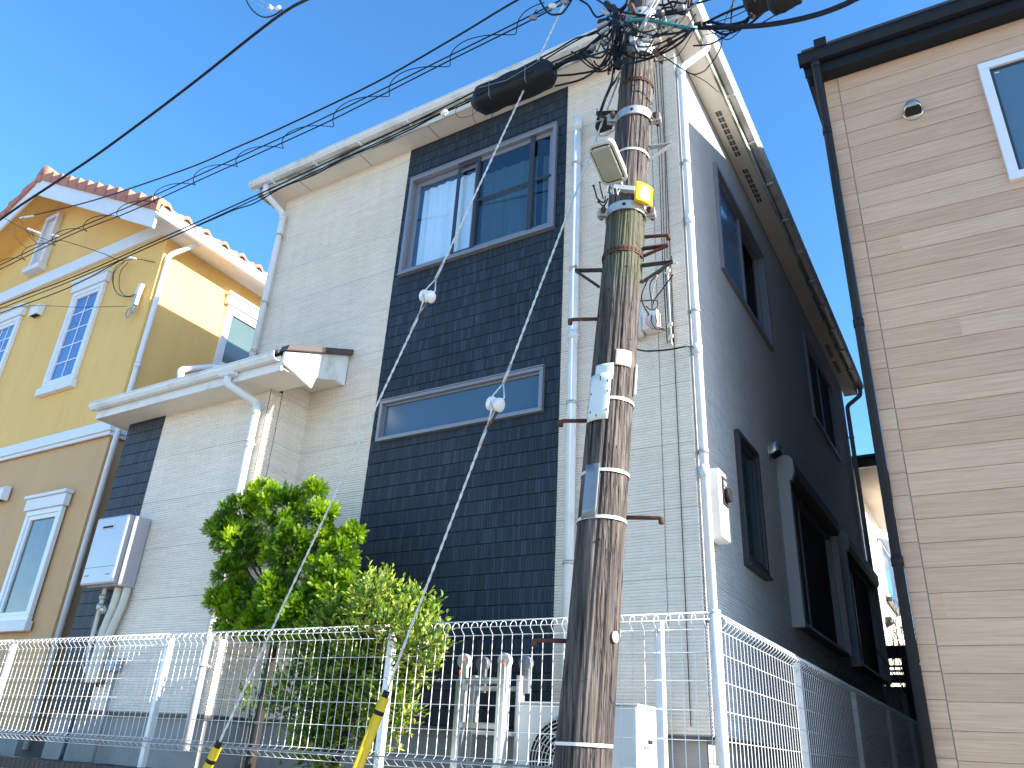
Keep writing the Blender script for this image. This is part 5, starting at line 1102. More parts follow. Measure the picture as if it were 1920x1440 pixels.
# dark vertical cable bundle with splice sleeves left of the pole head
for (a, c_, r, m_, nm) in (((610,30),(700,120),.022,'black','splice'), ((690,70),(750,170),.022,'black','splice'), ((550,110),(660,180),.015,'grey_pvc','splice'), ((500,330),(640,265),.015,'grey_pvc','splice'), ((540,400),(660,330),.015,'grey_pvc','splice'), ((520,270),(640,240),.018,'black','splice'), ((700,300),(780,260),.028,'black','splice'), ((700,420),(790,440),.024,'black','splice'), ((440,600),(470,545),.020,'plate_grey','splice'), ((590,540),(620,500),.018,'plate_grey','splice'), ((860,640),(820,560),.02,'black','splice'), ((740,820),(790,740),.028,'black','splice'), ((1140,30),(1190,50),.022,'porcelain','insulator'), ((1230,160),(1300,170),.026,'dark_alu','insulator'), ((1060,470),(1160,480),.02,'steel','insulator'), ((930,440),(935,510),.018,'steel','bolt'), ((1200,480),(1280,490),.017,'tape_peach','insulator'), ((1370,470),(1390,510),.018,'rust','bolt'), ((1480,110),(1560,90),.022,'plate_grey','splice'), ((1190,600),(1240,670),.016,'rust','bolt'), ((915,45),(955,150),.015,'rust','bolt')):
    Yd = 3.12 if 880 < a[0] < 1300 else 3.2
    p_, q_ = crop6(*a, Yd), crop6(*c_, Yd); L_ = (q_-p_).length
    b = MB(); b.lathe(p_, q_-p_, [(0, 0), (0, r*.6), (L_*.15, r), (L_*.85, r), (L_, r*.6), (L_, 0)], 12); b.build(nm, m_, pole)

# ------------------------------------------------------------------ street lamp
lm = empty('street_lamp', at(1175, 345, 3.2), 'grey rectangular street lamp head clamped to the pole', 'street lamp')
LY = 3.02
c1, c2, c3, c4 = at(1103, 275, LY-.02), at(1148, 264, LY-.02), at(1174, 336, LY+.22), at(1130, 350, LY+.22)
cc = (c1+c2+c3+c4)/4; ux = ((c2-c1)+(c3-c4)).normalized(); uy = ((c4-c1)+(c3-c2)); uy = (uy-ux*uy.dot(ux)).normalized(); un = ux.cross(uy).normalized()
if un.dot(-cc) < 0: un = -un
wx, wy = ((c2-c1).length+(c3-c4).length)/4, ((c4-c1).length+(c3-c2).length)/4
def rrect(mb, c, hx_, hy_, rad, t0, t1, inset=0, flip=1, dome=0):
    pts = []
    for (sx, sy, a0) in ((1,1,0),(-1,1,90),(-1,-1,180),(1,-1,270)):
        for k in range(6): a = R(a0+k*18); pts.append((sx*(hx_-rad)+rad*math.cos(a), sy*(hy_-rad)+rad*math.sin(a)))
    b0 = [c+ux*x+uy*y+un*t0 for x, y in pts]; b1 = [c+ux*x*(1-inset)+uy*y*(1-inset)+un*t1 for x, y in pts]
    i = len(mb.v); k = len(pts); mb.v += [tuple(p) for p in b0+b1]
    mb.face([i+j for j in range(k)][::-1]); mb.face([i+k+j for j in range(k)])
    for j in range(k): mb.face((i+j, i+(j+1) % k, i+k+(j+1) % k, i+k+j), False)
b = MB(); rrect(b, cc, wx+.006, wy+.008, .035, -.012, 0); rrect(b, cc, wx+.004, wy+.006, .035, -.0125, -.065, .14); b.build('housing', 'lamp_body', lm, bevel=.003)
b = MB(); rrect(b, cc, wx-.008, wy-.010, .03, .001, .004); b.build('gasket', 'dark_alu', lm)
b = MB(); rrect(b, cc, wx-.013, wy-.016, .026, .0045, .014, .08); b.build('lens', 'lamp_lens', lm, bevel=.003)
b = MB()
for sx in (-1, 1):
    for sy in (-1, 0, 1): q = cc+ux*sx*(wx-.020)+uy*sy*(wy-.022)+un*.008; b.lathe(q, un, [(0, 0), (0, .005), (.006, .005), (.007, 0)], 8)
b.build('screw', 'steel', lm)
zl = zpole(362)
b = MB(); b.bar(cc+uy*wy-un*.03, cc+uy*(wy+.06)-un*.03, .05, .03, up=un); b.build('mounting_socket', 'steel', lm, bevel=.003)
b = MB(); b.bar(cc+uy*(wy+.05)-un*.03, pp(zl, .0, .01), .035, .012, up=pd); b.bar(at(1150, 352, 3.1), at(1190, 356, 3.15), .03, .03, up=pd); b.build('mounting_arm', 'steel', lm, bevel=.003)
for k in range(6):
    b = MB(); s0 = at(1140+k*3, 348, 3.1); b.tube(smooth([s0, at(1138+k*4, 360+k, 3.08), at(1150+k*2, 364-k, 3.1), at(1158+k*2, 350, 3.12)], 6), .003, 5); b.build('wire', ['cable_grey', 'cable', 'cable_grey', 'strand', 'cable', 'cable_grey'][k], lm)
for pts in ([(1113,348),(1117,362),(1120,372),(1132,380),(1136,368)], [(1125,342),(1126,352),(1131,372)], [(1122,378),(1132,386),(1140,372)]):
    b = MB(); b.tube(smooth([at(x, y, 3.13) for x, y in pts], 6), [.009]*1+[.0045]*(len(smooth([at(x, y, 3.13) for x, y in pts], 6))-1), 6); b.build('wire', 'black', lm)
o = patch(zpole(384), zpole(350), .25, 1.05, .055, 'yellow_plastic', 'photocell_cover')
o.parent = lm; o.matrix_parent_inverse = lm.matrix_world.inverted()
b = MB(); b.obox(pp(zpole(367), .62, .030), (prt*math.cos(.62)-pd*math.sin(.62))*.045, Vector((0,0,.05)), (pd*math.cos(.62)+prt*math.sin(.62))*.022); b.build('photocell_box', 'yellow_plastic', lm, bevel=.008)

# ------------------------------------------------------------------ guy wires
def strand(mb, a, b_, r=.0066):
    a, b_ = Vector(a), Vector(b_); L_ = (b_-a).length; n_ = max(4, int(L_/.02)); d = (b_-a).normalized(); u = d.orthogonal().normalized(); w_ = d.cross(u)
    for s_ in range(2):
        pts = []
        for i in range(n_+1):
            ph = i*1.1+s_*math.pi; pts.append(a+d*(L_*i/n_)+(u*math.cos(ph)+w_*math.sin(ph))*r*.5)
        mb.tube(pts, r*.68, 5)
def insulator(c, d, parent, r=.042):
    b = MB(); sd = d.cross(Vector((0,1,0))).normalized()
    b.lathe(c-sd*.05, sd, [(0, 0), (.004, .026), (.012, .040), (.024, r), (.036, .040), (.043, .026), (.050, .022), (.057, .026), (.064, .040), (.076, r), (.088, .040), (.096, .026), (.10, 0)], 24)
    b.build('insulator', 'porcelain', parent)
def guy(lo_px, ins_px, Yl, ztop, guard_px, lab, loop=.13, topang=-1.57):
    a = at(*lo_px, Yl); t = pp(ztop, topang, .01); d = (t-a).normalized()
    g0 = a-d*((a.z+1.55)/d.z)
    root = empty('guy_wire', g0, lab, 'guy wire', 'guy wires of the pole')
    # insulator position: point of the line that lies level with ins_px
    best = min((abs(((a+(t-a)*k/400).dot(DN)/(a+(t-a)*k/400).dot(FW))*FPX+720-ins_px[1]), k) for k in range(400))[1]
    c_ = a+(t-a)*best/400
    b = MB(); strand(b, g0+d*.02, c_-d*loop); strand(b, c_+d*loop, t)
    side = d.cross(Vector((0,1,0))).normalized()
    for sg in (-1, 1):
        # the loops hold the insulator in its two grooves, crosswise
        b.tube([c_-d*loop, c_-d*.05+side*.014*sg+Vector((0,.03*sg,0)), c_+d*.015+Vector((0,.035*sg,0))+side*.02], .0048, 6)
        b.tube([c_+d*loop, c_+d*.05+side*.04*sg, c_-d*.02+side*.035*sg], .0048, 6)
    b.build('strand', 'strand', root)
    b = MB(); b.cyl(c_-d*(loop+.12), c_-d*loop, .009, n=8); b.build('grip', 'steel', root)
    b = MB(); b.cyl(c_+d*loop, c_+d*(loop+.12), .009, n=8); b.build('grip', 'steel', root)
    b = MB(); b.tube([c_-d*.03-side*.03, c_-d*(loop+.02)-side*.012], .008, 6); b.build('clamp', 'dark_steel', root)
    insulator(c_, d, root)
    gp_ = a+d*0.0 if guard_px is None else None
    best = min((abs(((g0+(t-g0)*k/800).dot(DN)/(g0+(t-g0)*k/800).dot(FW))*FPX+720-guard_px[1]), k) for k in range(10, 800))[1]; gt = g0+(t-g0)*best/800
    b = MB(); b.cyl(g0, gt-d*.0, .026, n=20); b.build('guard_tube', 'yellow_plastic', root)
    b = MB(); b.cyl(gt-d*.085, gt-d*.065, .0275, n=20); b.build('guard_clip', 'black', root)
    b = MB(); b.cyl(gt-d*.005, gt+d*.03, .018, n=14); b.build('guard_plug', 'black', root)
guy((410, 1395), (803, 556), 3.25, 6.35, None or (0, 1400), 'left guy wire with white insulator and yellow guard nearer the left')
guy((722, 1305), (926, 757), 3.25, zpole(120), (0, 1306), 'shorter right guy wire with white insulator and taller yellow guard')

# ------------------------------------------------------------------ overhead cables
def cable(pts, r, lab, m_='cable', grp='overhead cables crossing the sky', nm='overhead_cable', k=10, n_=8):
    b = MB(); b.tube(smooth(pts, k), r, n_); return tag(b.build(nm, m_), lab, 'cable', grp)
cable([at(-200, 560, 3.9), at(0, 412, 3.88), at(110, 338, 3.85), at(200, 277, 3.82), at(350, 165, 3.78), at(480, 62, 3.72), at(540, 18, 3.65), at(590, -8, 3.6), at(800, -110, 3.4), at(1100, -330, 3.1), at(1500, -700, 2.6), at(2000, -1400, 1.6)], .017, 'thickest black cable across the upper left sky')
cable([at(40, 409, 4.1), at(160, 380, 4.08), at(260, 348, 4.05), at(367, 310, 4.0), at(440, 278, 3.95), at(527, 240, 3.9), at(700, 157, 3.8), at(850, 72, 3.7), at(970, 0, 3.6), at(1080, -55, 3.5), at(1212, -125, 3.4)], .0085, 'single black cable above the spiral pair, ending over the yellow house')
ta, tb = at(1190, -60, 3.40), at(-60, 527, 3.40)
def spanpt(px, py): return at(px, py, 3.36)
lineC = [(1214,-92),(1120,-28),(1007,32),(830,120),(700,186),(590,240),(400,326),(250,394),(127,443),(0,505),(-80,540)]
lineC2 = [(1216,-104),(1120,-38),(1007,23),(830,111),(700,176),(563,242),(400,316),(250,384),(127,436),(0,497),(-80,532)]
cable([spanpt(*p) for p in lineC], .0055, 'lower straight wire of the spiral pair')
cable([spanpt(*p) for p in lineC2], .0055, 'upper straight wire of the spiral pair')
b = MB(); pts = []
Pc = [Vector(spanpt(x, (y+y2)/2)) for (x, y), (x2, y2) in zip(lineC, lineC2)]
sm_ = smooth(Pc, 60); acc = 0
for i, p in enumerate(sm_):
    if i: acc += (sm_[i]-sm_[i-1]).length
    w_ = acc*2*math.pi/.60
    amp = .055
    pts.append(p+Vector((.06*math.cos(w_), amp*math.cos(w_), amp*math.sin(w_)+.008)))
pts = [p for i, p in enumerate(pts) if i > 110]
b.tube(pts, .0038, 6); tag(b.build('spiral_hanger', 'cable'), 'black wire wound in loose loops round the spiral pair', 'wire')
cable([at(1168,20,3.4), at(1120,60,3.4), at(1080,72,3.4), at(1040,95,3.4), at(960,136,3.4), at(880,177,3.4), at(760,236,3.4), at(640,292,3.4), at(477,368,3.4), at(300,448,3.4), at(150,514,3.4), at(0,572,3.4), at(-80,606,3.4)], .006, 'uppermost wire of the bundle passing the closure and white gutter')
cable([at(1160,40,3.42), at(1100,66,3.42), at(1060,88,3.42), at(1000,124,3.42), at(880,186,3.42), at(760,243,3.42), at(640,299,3.42), at(477,374,3.42), at(300,454,3.42), at(150,520,3.42), at(0,579,3.42), at(-80,613,3.42)], .005, 'middle wire of the bundle passing the closure and white gutter')
wv = [(1160,50),(1110,84),(1050,112),(980,140),(885,188),(820,216),(770,242),(700,276),(640,300),(590,328),(530,350),(477,380),(440,392),(400,412),(330,440),(240,480),(150,528),(90,556),(0,588),(-80,620)]
cable([at(x, y+rnd.uniform(-1.5, 1.5), 3.44) for x, y in wv], .0055, 'lowest kinked wire of the bundle passing the closure and white gutter')
cable([crop7(60,330,3.3), crop7(300,330,3.3), crop7(600,320,3.25), crop7(900,295,3.2), crop7(1200,245,3.1), crop7(1500,170,3.0), crop7(1750,80,2.9), crop7(1920,0,2.85), crop7(2200,-160,2.7), crop7(3200,-900,2.2), crop7(5000,-2600,1.3)], .014, 'thick drooping cable right of the pole against blue sky')
cable([crop6(1640,60,3.3), crop6(1840,0,3.3), crop6(2000,-60,3.3), crop6(2700,-420,3.1), crop6(4200,-1300,2.6)], .006, 'short wire leaving the frame just right of the pole head')
cable([at(-60,565,4.55), at(0,576,4.52), at(70,573,4.5), at(150,576,4.5), at(238,574,YY0-.08)], .0035, 'thin wire across the yellow wall to the cable terminal')
cable([at(0,404,4.1), at(45,430,4.1), at(62,440,4.1), at(96,452,4.12), at(120,452,4.15), at(190,474,4.3), at(225,488,4.45), at(260,486,YY0-.05), at(290,492,YY0-.01)], .0045, 'service drop with white grips reaching the yellow wall')
for pts, lab in (([(232,492),(215,510),(213,535),(222,552),(240,556),(256,550)], 'middle of three black wire loops hanging beside the pale cable terminal'), ([(240,492),(226,510),(224,540),(236,555),(256,552)], 'innermost black wire loop hanging beside the pale cable terminal'), ([(234,490),(218,500),(211,520),(216,545),(232,556),(254,556)], 'outermost black wire loop hanging beside the pale cable terminal')):
    b = MB(); b.tube(smooth([at(x, y, YY0-.08) for x, y in pts], 8), .0045, 6); tag(b.build('drop_wire', 'cable'), lab, 'wire', 'wire loops hanging beside the cable terminal')
for (a, c_, r, lab) in (((36,409),(66,404),.016,'white grip insulator at the end of the single cable'), ((50,428),(76,438),.018,'white knobbly strain insulator over the gable'), ((96,440),(112,444),.014,'white sleeve on the service drop beside the louvre'), ((210,470),(220,474),.012,'white sleeve on the service drop at the upper band'), ((240,482),(256,486),.018,'white end insulator on the service drop at the yellow wall')):
    Yw = 4.1 if a[0] < 100 else 4.5; p_, q_ = at(*a, Yw), at(*c_, Yw); L_ = (q_-p_).length; b = MB()
    pf = [(0, 0)]
    for k in range(9): pf.append((L_*(k+.5)/9.0, r*(1.0 if k % 2 else .6)))
    pf.append((L_, 0)); b.lathe(p_, q_-p_, pf, 12); tag(b.build('strain_insulator', 'porcelain'), lab, 'insulator')
for pts, lab in (([(30,425),(27,440),(38,455),(50,466)], 'leftmost thin wire end dangling over the gable'), ([(38,412),(45,425),(60,448),(68,456)], 'longest thin wire end dangling from the single cable over the gable'), ([(60,432),(66,446),(80,452),(84,454)], 'short thin wire end dangling beside the louvre top'), ([(58,430),(64,450),(76,462)], 'thin wire end dangling straight below the knobbly insulator')):
    b = MB(); b.tube(smooth([at(x, y, 4.1) for x, y in pts], 6), .003, 5); tag(b.build('loose_wire', 'cable'), lab, 'wire', 'dangling wire ends over the gable')
# hardware on the thick cable, top left
hw = empty('cable_hanger', at(505, 18, 3.7), 'white suspension clamp hung on the thickest cable at the top', 'cable clamp')
b = MB(); c_ = at(507, 14, 3.68); b.lathe(c_-Vector((0,.02,0)), (0,1,0), [(0, .01), (0, .028), (.02, .018), (.04, .028), (.04, .01)], 16); b.build('spool', 'porcelain', hw); b = MB(); b.lathe(at(518, 16, 3.68), Vector((1,0,-.2)), [(0, 0), (0, .02), (.06, .02), (.06, 0)], 12); b.build('spool', 'porcelain', hw)
b = MB()
for (a, c_) in (((462,-6),(502,18)), ((478,-6),(516,14)), ((500,20),(520,24))): b.bar(at(*a, 3.68), at(*c_, 3.68), .008, .006)
b.build('stay_rod', 'steel', hw)
b = MB(); b.tube(smooth([at(455,-15,3.66), at(470,15,3.66), at(490,31,3.66), at(510,30,3.66), at(530,18,3.66)], 8), .0085, 8); b.build('loop', 'cable', hw)
# clips on the spiral pair near the pole
for (x, y, lab) in ((1000, 33, 'small grey clip on the spiral pair, farther left of the pole'), (1036, 12, 'pale wire connector on the spiral pair close to the pole'), (1058, 4, 'round grey clamp on the spiral pair at the top edge')):
    c_ = at(x, y, 3.33); b = MB(); b.obox(c_, RI*.022, DN*.018, FW*.014); b.lathe(c_-RI*.03, RI, [(0, 0), (0, .012), (.06, .012), (.06, 0)], 10); tag(b.build('wire_clip', 'plate_grey' if x != 1036 else 'ac', bevel=.005), lab, 'clip')
cable([at(1090,-30,3.3), at(1060,18,3.3), at(1046,27,3.3), at(1028,24,3.3), at(1012,0,3.3), at(1008,-20,3.3)], .007, 'thick black loop under the connector left of the pole head', grp=None)
cable([at(1006,18,3.32), at(1003,25,3.32), at(1015,24,3.32), at(1036,10,3.32)], .0035, 'small thin loop beside the connector left of the pole head', grp=None)
# splice closures (black boxes hung on the strand)
def closure(p0, p1, w_, h_, Y, lab, seed=0):
    """tapered black sheet-wrapped closure between two points"""
    a, c_ = at(*p0, Y), at(*p1, Y+.02); d = (c_-a).normalized(); sd = Vector((0,1,0)); sd = (sd-d*sd.dot(d)).normalized(); up = d.cross(sd).normalized()
    if up.z < 0: up = -up
    root = empty('splice_closure', a, lab, 'cable closure', 'black cable closures')
    r_ = random.Random(seed); L_ = (c_-a).length; b = MB(); K = 22; n_ = 20
    for i in range(K+1):
        t = i/K; s_ = min(1, .42+t*6, .50+(1-t)*7); 
        for j in range(n_):
            an = 2*math.pi*j/n_; ca, sa = math.cos(an), math.sin(an)
            x_ = math.copysign(abs(ca)**.36, ca)*w_*s_; y_ = math.copysign(abs(sa)**.40, sa)*h_*s_
            wob = 1+.09*noise.noise(Vector((t*7+seed, ca*2, sa*2)))
            b.v.append(tuple(a+d*L_*t+(sd*x_+up*y_)*wob))
    for i in range(K):
        for j in range(n_): p = i*n_+j; q = i*n_+(j+1) % n_; b.face((p, q, q+n_, p+n_), True)
    b.face(list(range(n_))[::-1]); b.face([K*n_+j for j in range(n_)])
    b.build('shell', 'black', root)
    b = MB()
    for t in (.28, .72): 
        p = a+d*L_*t; b.tube([p+sd*-w_*1.04+up*h_*.8, p-sd*w_*1.06, p-sd*w_*1.03-up*h_*.95, p-sd*w_*.7-up*h_*1.08], .0028, 5)
    b.tube([a+d*L_*.15+up*h_*.35-sd*w_*1.06, a+d*L_*.5+up*h_*-.2-sd*w_*1.09, a+d*L_*.9+up*h_*.5-sd*w_*1.04], .0035, 5)
    b.build('lashing_wire', 'plate_grey', root)
    b = MB()
    for k in range(5): u_ = .18+k*.14; b.obox(a+d*L_*u_-sd*w_*1.0-up*h_*.25, d*.045, up*.012, sd*.006)
    b.build('latch', 'black', root, bevel=.003)
    return root
cl_ = closure((888, 196), (1040, 132), .085, .082, 3.32, 'large black cable closure hanging left of the pole in front of the gutter', 3)
closure((1396, 10), (1446, -14), .07, .07, 3.2, 'black cable closure at the top edge nearest right of the pole', 5)
closure((1440, 10), (1500, -22), .06, .055, 3.05, 'black cable closure at the top edge farthest right', 9)
b = MB(); b.tube(smooth([at(1405, 22, 3.2), at(1408, 30, 3.2), at(1414, 32, 3.2)], 5), .012, 8); tag(b.build('closure_plug', 'black'), 'short black cable plug under the right closures', 'cable plug')
for pts in ([(885,186),(860,200),(854,210),(862,220),(885,216),(900,200)], [(888,200),(886,215),(892,230),(899,238)], [(926,198),(924,215),(918,228)]):
    b = MB(); b.tube(smooth([at(x, y, 3.3) for x, y in pts], 8), .0018, 5); b.build('loose_tie', 'cable', cl_)
b = MB(); q = at(835, 212, 3.42); b.lathe(q-Vector((.03,0,.0)), (1,-.1,.1), [(0, 0), (0, .02), (.025, .026), (.05, .018), (.06, 0)], 12); b.cyl(q+Vector((0,0,-.03)), q+Vector((0,0,.02)), .01, n=8); tag(b.build('tension_clamp', 'porcelain'), 'small white tension clamp on the bundle left of the closure', 'clamp')
b = MB(); b.tube(smooth([at(1040,128,3.33), at(1060,115,3.33), at(1085,106,3.32), at(1110,95,3.28)], 8), .017, 10); b.build('cable_tail', 'cable', cl_)

# ------------------------------------------------------------------ shrubs
def frame_from(d):
    d = d.normalized(); u = d.orthogonal().normalized(); return d, u, d.cross(u)
def conifer_spray(mb, p, d, L_, r_, tone):
    """a flat scale-leaf spray: short stalk with alternate pointed leaflets"""
    d, u, w_ = frame_from(d); a = r_.uniform(0, 6.28); s_ = u*math.cos(a)+w_*math.sin(a); nrm = d.cross(s_)
    k = 5; wd = L_*.11
    mb.quad(p-s_*wd*.5, p+s_*wd*.5, p+d*L_+s_*wd*.15, p+d*L_-s_*wd*.15, tone=tone)
    for i in range(k):
        t = (i+.6)/(k+.3); q = p+d*(L_*t); ll = L_*(.50*(1-t*.7))
        for sg in (-1, 1):
            e = q+(d*.75+s_*sg*.75+nrm*r_.uniform(-.25, .25)).normalized()*ll
            o_ = (d*.5-s_*sg*.5)*wd*1.5
            tn = min(1, max(0, tone+r_.uniform(-.12, .12)))
            mb.quad(q-o_*.5, q+o_*.5, e+o_*.22, e-o_*.22, tone=tn)
def crown_points(lumps, n_, r_, shell=.55):
    out = []; tot = sum(l[2]**2 for l in lumps)
    for (c_, sq, rad) in lumps:
        for _ in range(int(n_*rad**2/tot)):
            v = Vector((r_.gauss(0,1), r_.gauss(0,1), r_.gauss(0,1))).normalized(); k = rad*(shell+(1-shell)*r_.random()**.6)
            k *= 1+.22*noise.noise(v*2.2+c_*3)
            out.append((c_+Vector((v.x*k, v.y*k*sq, v.z*k)), v, c_, rad))
    return out
r_ = random.Random(11)
sh = empty('conifer_shrub', (-4.6, 4.12, -.36), 'bright green trimmed conifer shrub rising behind the mesh fence', 'shrub')
lm_ = [(450,960,.20,4.12),(530,950,.24,4.15),(600,985,.22,4.2),(640,1040,.17,4.2),(455,1030,.23,4.08),(540,1030,.26,4.1),(610,1090,.22,4.12),(450,1110,.16,4.1),(520,1120,.22,4.08),(570,1150,.20,4.05),(425,1000,.14,4.05),(455,1160,.14,4.08),(640,1110,.14,4.1),(490,920,.10,4.15),(590,925,.10,4.2),(660,1000,.09,4.22),(405,985,.08,4.05),(428,1080,.15,4.05),(418,1125,.12,4.05),(480,1175,.13,4.06),(540,1175,.15,4.05),(610,1150,.16,4.06),(425,1165,.10,4.05)]
lumps = [(at(x, y, Y), .8, r0*.86) for x, y, r0, Y in lm_]
b = MB()
subs = []
for c_, sq, rad in lumps:
    for k in range(int(rad*125)):
        v = Vector((r_.gauss(0,1), r_.gauss(0,1), r_.gauss(.25,1))).normalized(); q_ = c_+Vector((v.x*rad, v.y*rad*sq, v.z*rad))*r_.uniform(.62, .95)
        subs.append((q_, v, r_.uniform(.035, .075), r_.gauss(.48, .16)))
def okc(p): return not ((p.y > 4.29 and p.x < -5.28) or p.y > 4.76 or abs(p.y-3.6) < .04)
for q_, v0, rr, tn in subs:
    for k in range(int(rr*900)):
        v = (Vector((r_.gauss(0,1), r_.gauss(0,1), r_.gauss(0,1))).normalized()+v0*.7).normalized()
        p = q_+v*rr*r_.uniform(.2, .9)
        if okc(p): conifer_spray(b, p, v*.9+Vector((r_.uniform(-.3,.3), r_.uniform(-.3,.3), r_.uniform(0,.7))), r_.uniform(.022, .050), r_, min(1, max(0, tn+r_.uniform(-.1,.1))))
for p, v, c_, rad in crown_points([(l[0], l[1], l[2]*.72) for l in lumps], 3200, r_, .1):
    if okc(p): conifer_spray(b, p, v+Vector((0,0,.3)), r_.uniform(.06, .09), r_, .02)  # inner sprays toned dark, the crown's inner shade put into their colour
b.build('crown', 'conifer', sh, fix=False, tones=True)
b = MB(); base = Vector((-4.55, 4.14, -.36)); b.tube(smooth([base, base+Vector((.02, 0, .5)), at(515, 1200, 4.15), at(525, 1100, 4.15), at(530, 980, 4.17)], 6), [.040-.0011*i for i in range(25)], 10)
b.build('trunk', 'bark', sh)
b = MB()
for l in lumps[:13]:
    s_ = at(520, 1160-r_.uniform(0, 60), 4.14); b.tube(smooth([s_, s_.lerp(l[0], .5)+Vector((0,0,-.04)), l[0]], 5), [.014, .013, .012, .011, .010, .009, .008, .007, .006, .005, .004], 6)
b.build('branches', 'bark', sh)
r_ = random.Random(23)
s2 = empty('broadleaf_shrub', (-3.6, 4.0, -.36), 'leafy green shrub spilling through the mesh fence behind the yellow guard', 'shrub')
lm2 = [(640,1180,.20,3.92),(710,1150,.20,3.9),(735,1170,.10,3.50),(775,1215,.10,3.50),(690,1130,.09,3.50),(700,1220,.24,3.85),(640,1260,.20,3.85),(770,1190,.18,3.85),(760,1240,.16,3.82),(620,1330,.20,3.95),(720,1300,.16,3.85),(700,1110,.10,3.92),(770,1150,.12,3.9),(800,1200,.09,3.8),(580,1230,.10,3.85),(600,1210,.12,3.88),(600,1390,.18,3.95),(745,1330,.12,3.85),(700,1390,.10,3.95),(545,1290,.10,3.9),(530,1330,.08,3.85)]
lumps2 = [(at(x, y, Y), .85, r0*.85) for x, y, r0, Y in lm2]
def leaf(mb, p, d, nrm, L_, W_, tone):
    d = d.normalized(); s_ = d.cross(nrm).normalized(); n2 = s_.cross(d)
    m1 = p+d*L_*.35; m2 = p+d*L_*.7; e = p+d*L_
    f = n2*W_*.25
    mb.tri(p, m1+s_*W_*.5+f, m1, tone); mb.quad(m1, m1+s_*W_*.5+f, m2+s_*W_*.38+f, m2, tone=tone); mb.tri(m2, m2+s_*W_*.38+f, e, tone)
    mb.tri(p, m1, m1-s_*W_*.5+f, tone); mb.quad(m1, m2, m2-s_*W_*.38+f, m1-s_*W_*.5+f, tone=tone); mb.tri(m2, e, m2-s_*W_*.38+f, tone)
b = MB(); tw = MB()
def sprig(p, d, L_, r_, n_=6, big=1.0):
    d = d.normalized(); cur = p; pts = [p]
    for i in range(4): d = (d+Vector((r_.uniform(-.25,.25), r_.uniform(-.25,.25), r_.uniform(-.1,.2)))).normalized(); cur = cur+d*L_/4; pts.append(cur)
    tw.tube(pts, [.0022,.002,.0017,.0013,.001], 4)
    tone0 = r_.gauss(.42, .26)
    for i in range(n_):
        t = (i+1)/n_; q = pts[min(4, int(t*4))]; u = Vector((r_.uniform(-1,1), r_.uniform(-1,1), r_.uniform(-.3,.8)))
        ld = (u+d*.8).normalized(); nn = (Vector((r_.uniform(-.6,.6), r_.uniform(-.6,.6), 1))).normalized()
        if abs(ld.dot(nn)) > .95: nn = Vector((1,0,0))
        leaf(b, q, ld, nn, r_.uniform(.026, .052)*big, r_.uniform(.014, .025)*big, min(1, max(0, tone0+r_.uniform(-.12,.2)+.15*t)))
for p, v, c_, rad in crown_points(lumps2, 3000, r_, .30):
    if abs(p.y-3.60) < .045: continue
    sprig(p, v+Vector((0,0,.5)), r_.uniform(.06, .14), r_, 6)
for (x, y) in ((720,1085),(735,1100),(690,1095),(800,1160),(825,1150),(840,1165),(820,1225),(830,1200),(500,1265),(520,1290),(545,1320),(505,1310),(780,1270),(760,1340),(530,1400)):
    q = at(x, y, 3.85); sprig(q-Vector((0,0,.1)), Vector((r_.uniform(-.3,.5), 0, 1)), .16, r_, 8, 1.15)
b.build('crown', 'broadleaf', s2, fix=False, tones=True); tw.build('twigs', 'twig', s2)
b = MB(); base = Vector((-3.62, 4.0, -.36)); b.tube(smooth([base, base+Vector((-.03, 0, .25)), at(668, 1330, 3.98), at(655, 1260, 3.96), at(670, 1190, 3.94)], 6), [.034-.001*i for i in range(25)], 9)
for l in lumps2[:12]:
    s_ = at(662, 1300-r_.uniform(0, 50), 3.97); b.tube(smooth([s_, s_.lerp(l[0], .5)+Vector((0,0,-.03)), l[0]], 5), [.011, .0105, .010, .0095, .009, .008, .007, .006, .005, .004, .003], 6)
b.build('trunk', 'bark', s2)
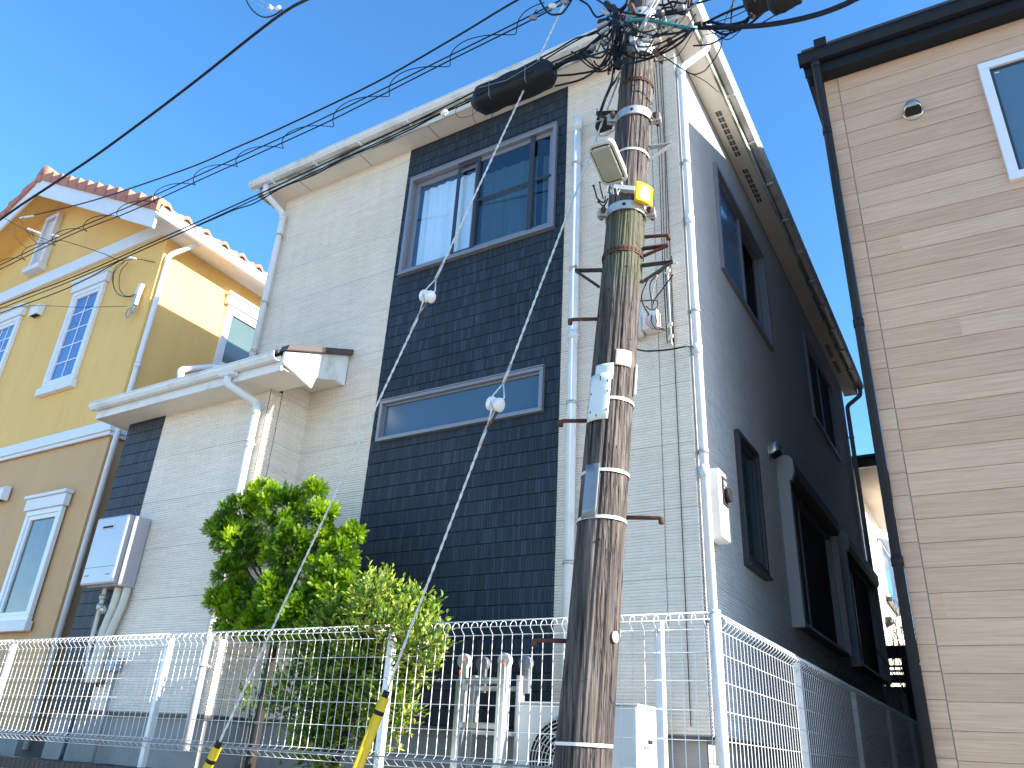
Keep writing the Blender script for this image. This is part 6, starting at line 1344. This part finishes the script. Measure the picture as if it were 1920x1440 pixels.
# low plant between
for (x, y, Y, n_, lab) in ((468, 1335, 4.2, 26, 'small leafy plant against the extension wall behind the fence'), (905, 1425, 4.4, 0, '')):
    if not n_: continue
    q = at(x, y, Y); e_ = empty('garden_plant', Vector((q.x, q.y, -.36)), lab, 'plant'); b = MB(); tw = MB()
    for k in range(n_): sprig(Vector((q.x, q.y, q.z))+Vector((r_.uniform(-.1,.1), r_.uniform(-.06,.06), r_.uniform(-.1,.12))), Vector((r_.uniform(-1,1), r_.uniform(-.6,.2), 1)), .09, r_, 6)
    tw.tube(smooth([(q.x, q.y, -.36), (q.x+.01, q.y, q.z-.15), (q.x, q.y, q.z+.05)], 6), .006, 6)
    b.build('leaves', 'broadleaf', e_, fix=False, tones=True); tw.build('stems', 'twig', e_)
# bare tree and hedge in the gap
bt = empty('bare_tree', (-1.15, 12.6, -.36), 'bare leafless young tree in the gap beside the wood-look house', 'tree')
b = MB(); r_ = random.Random(5)
def grow(p, d, L_, rad, lev):
    pts = [p]; cur = p
    for i in range(5): d = (d+Vector((r_.uniform(-.16,.16), r_.uniform(-.16,.16), r_.uniform(-.03,.12)))).normalized(); cur = cur+d*L_/5; pts.append(cur)
    b.tube(pts, [rad*(1-.13*i) for i in range(6)], 5)
    if lev < 3:
        for i in (2, 3, 4, 5):
            for _ in range(1 if lev else 2):
                nd = (d*.8+Vector((r_.uniform(-.7,.7), r_.uniform(-.7,.7), r_.uniform(0,.6)))).normalized(); grow(pts[i], nd, L_*.58, rad*.5, lev+1)
for k in range(3): grow(Vector((-1.12, 12.6, -.36)), Vector((-.15+.15*k, 0, 1)), 1.6, .022, 0)
b.build('trunk', 'twig', bt)
hg = empty('hedge', (-.9, 12.0, -.36), 'dark low bush at the foot of the bare tree', 'bush')
b = MB(); tw = MB(); lh = [(Vector((-.95, 12.0, .28)), .8, .34), (Vector((-1.1, 12.2, .10)), .8, .34), (Vector((-.85, 11.8, .45)), .8, .22)]
for p, v, c_, rad in crown_points(lh, 420, r_, .3): sprig(p, v+Vector((0,0,.5)), .12, r_, 6, 1.3)
b.build('leaves', 'hedge', hg, fix=False, tones=True); tw.build('stems', 'twig', hg)
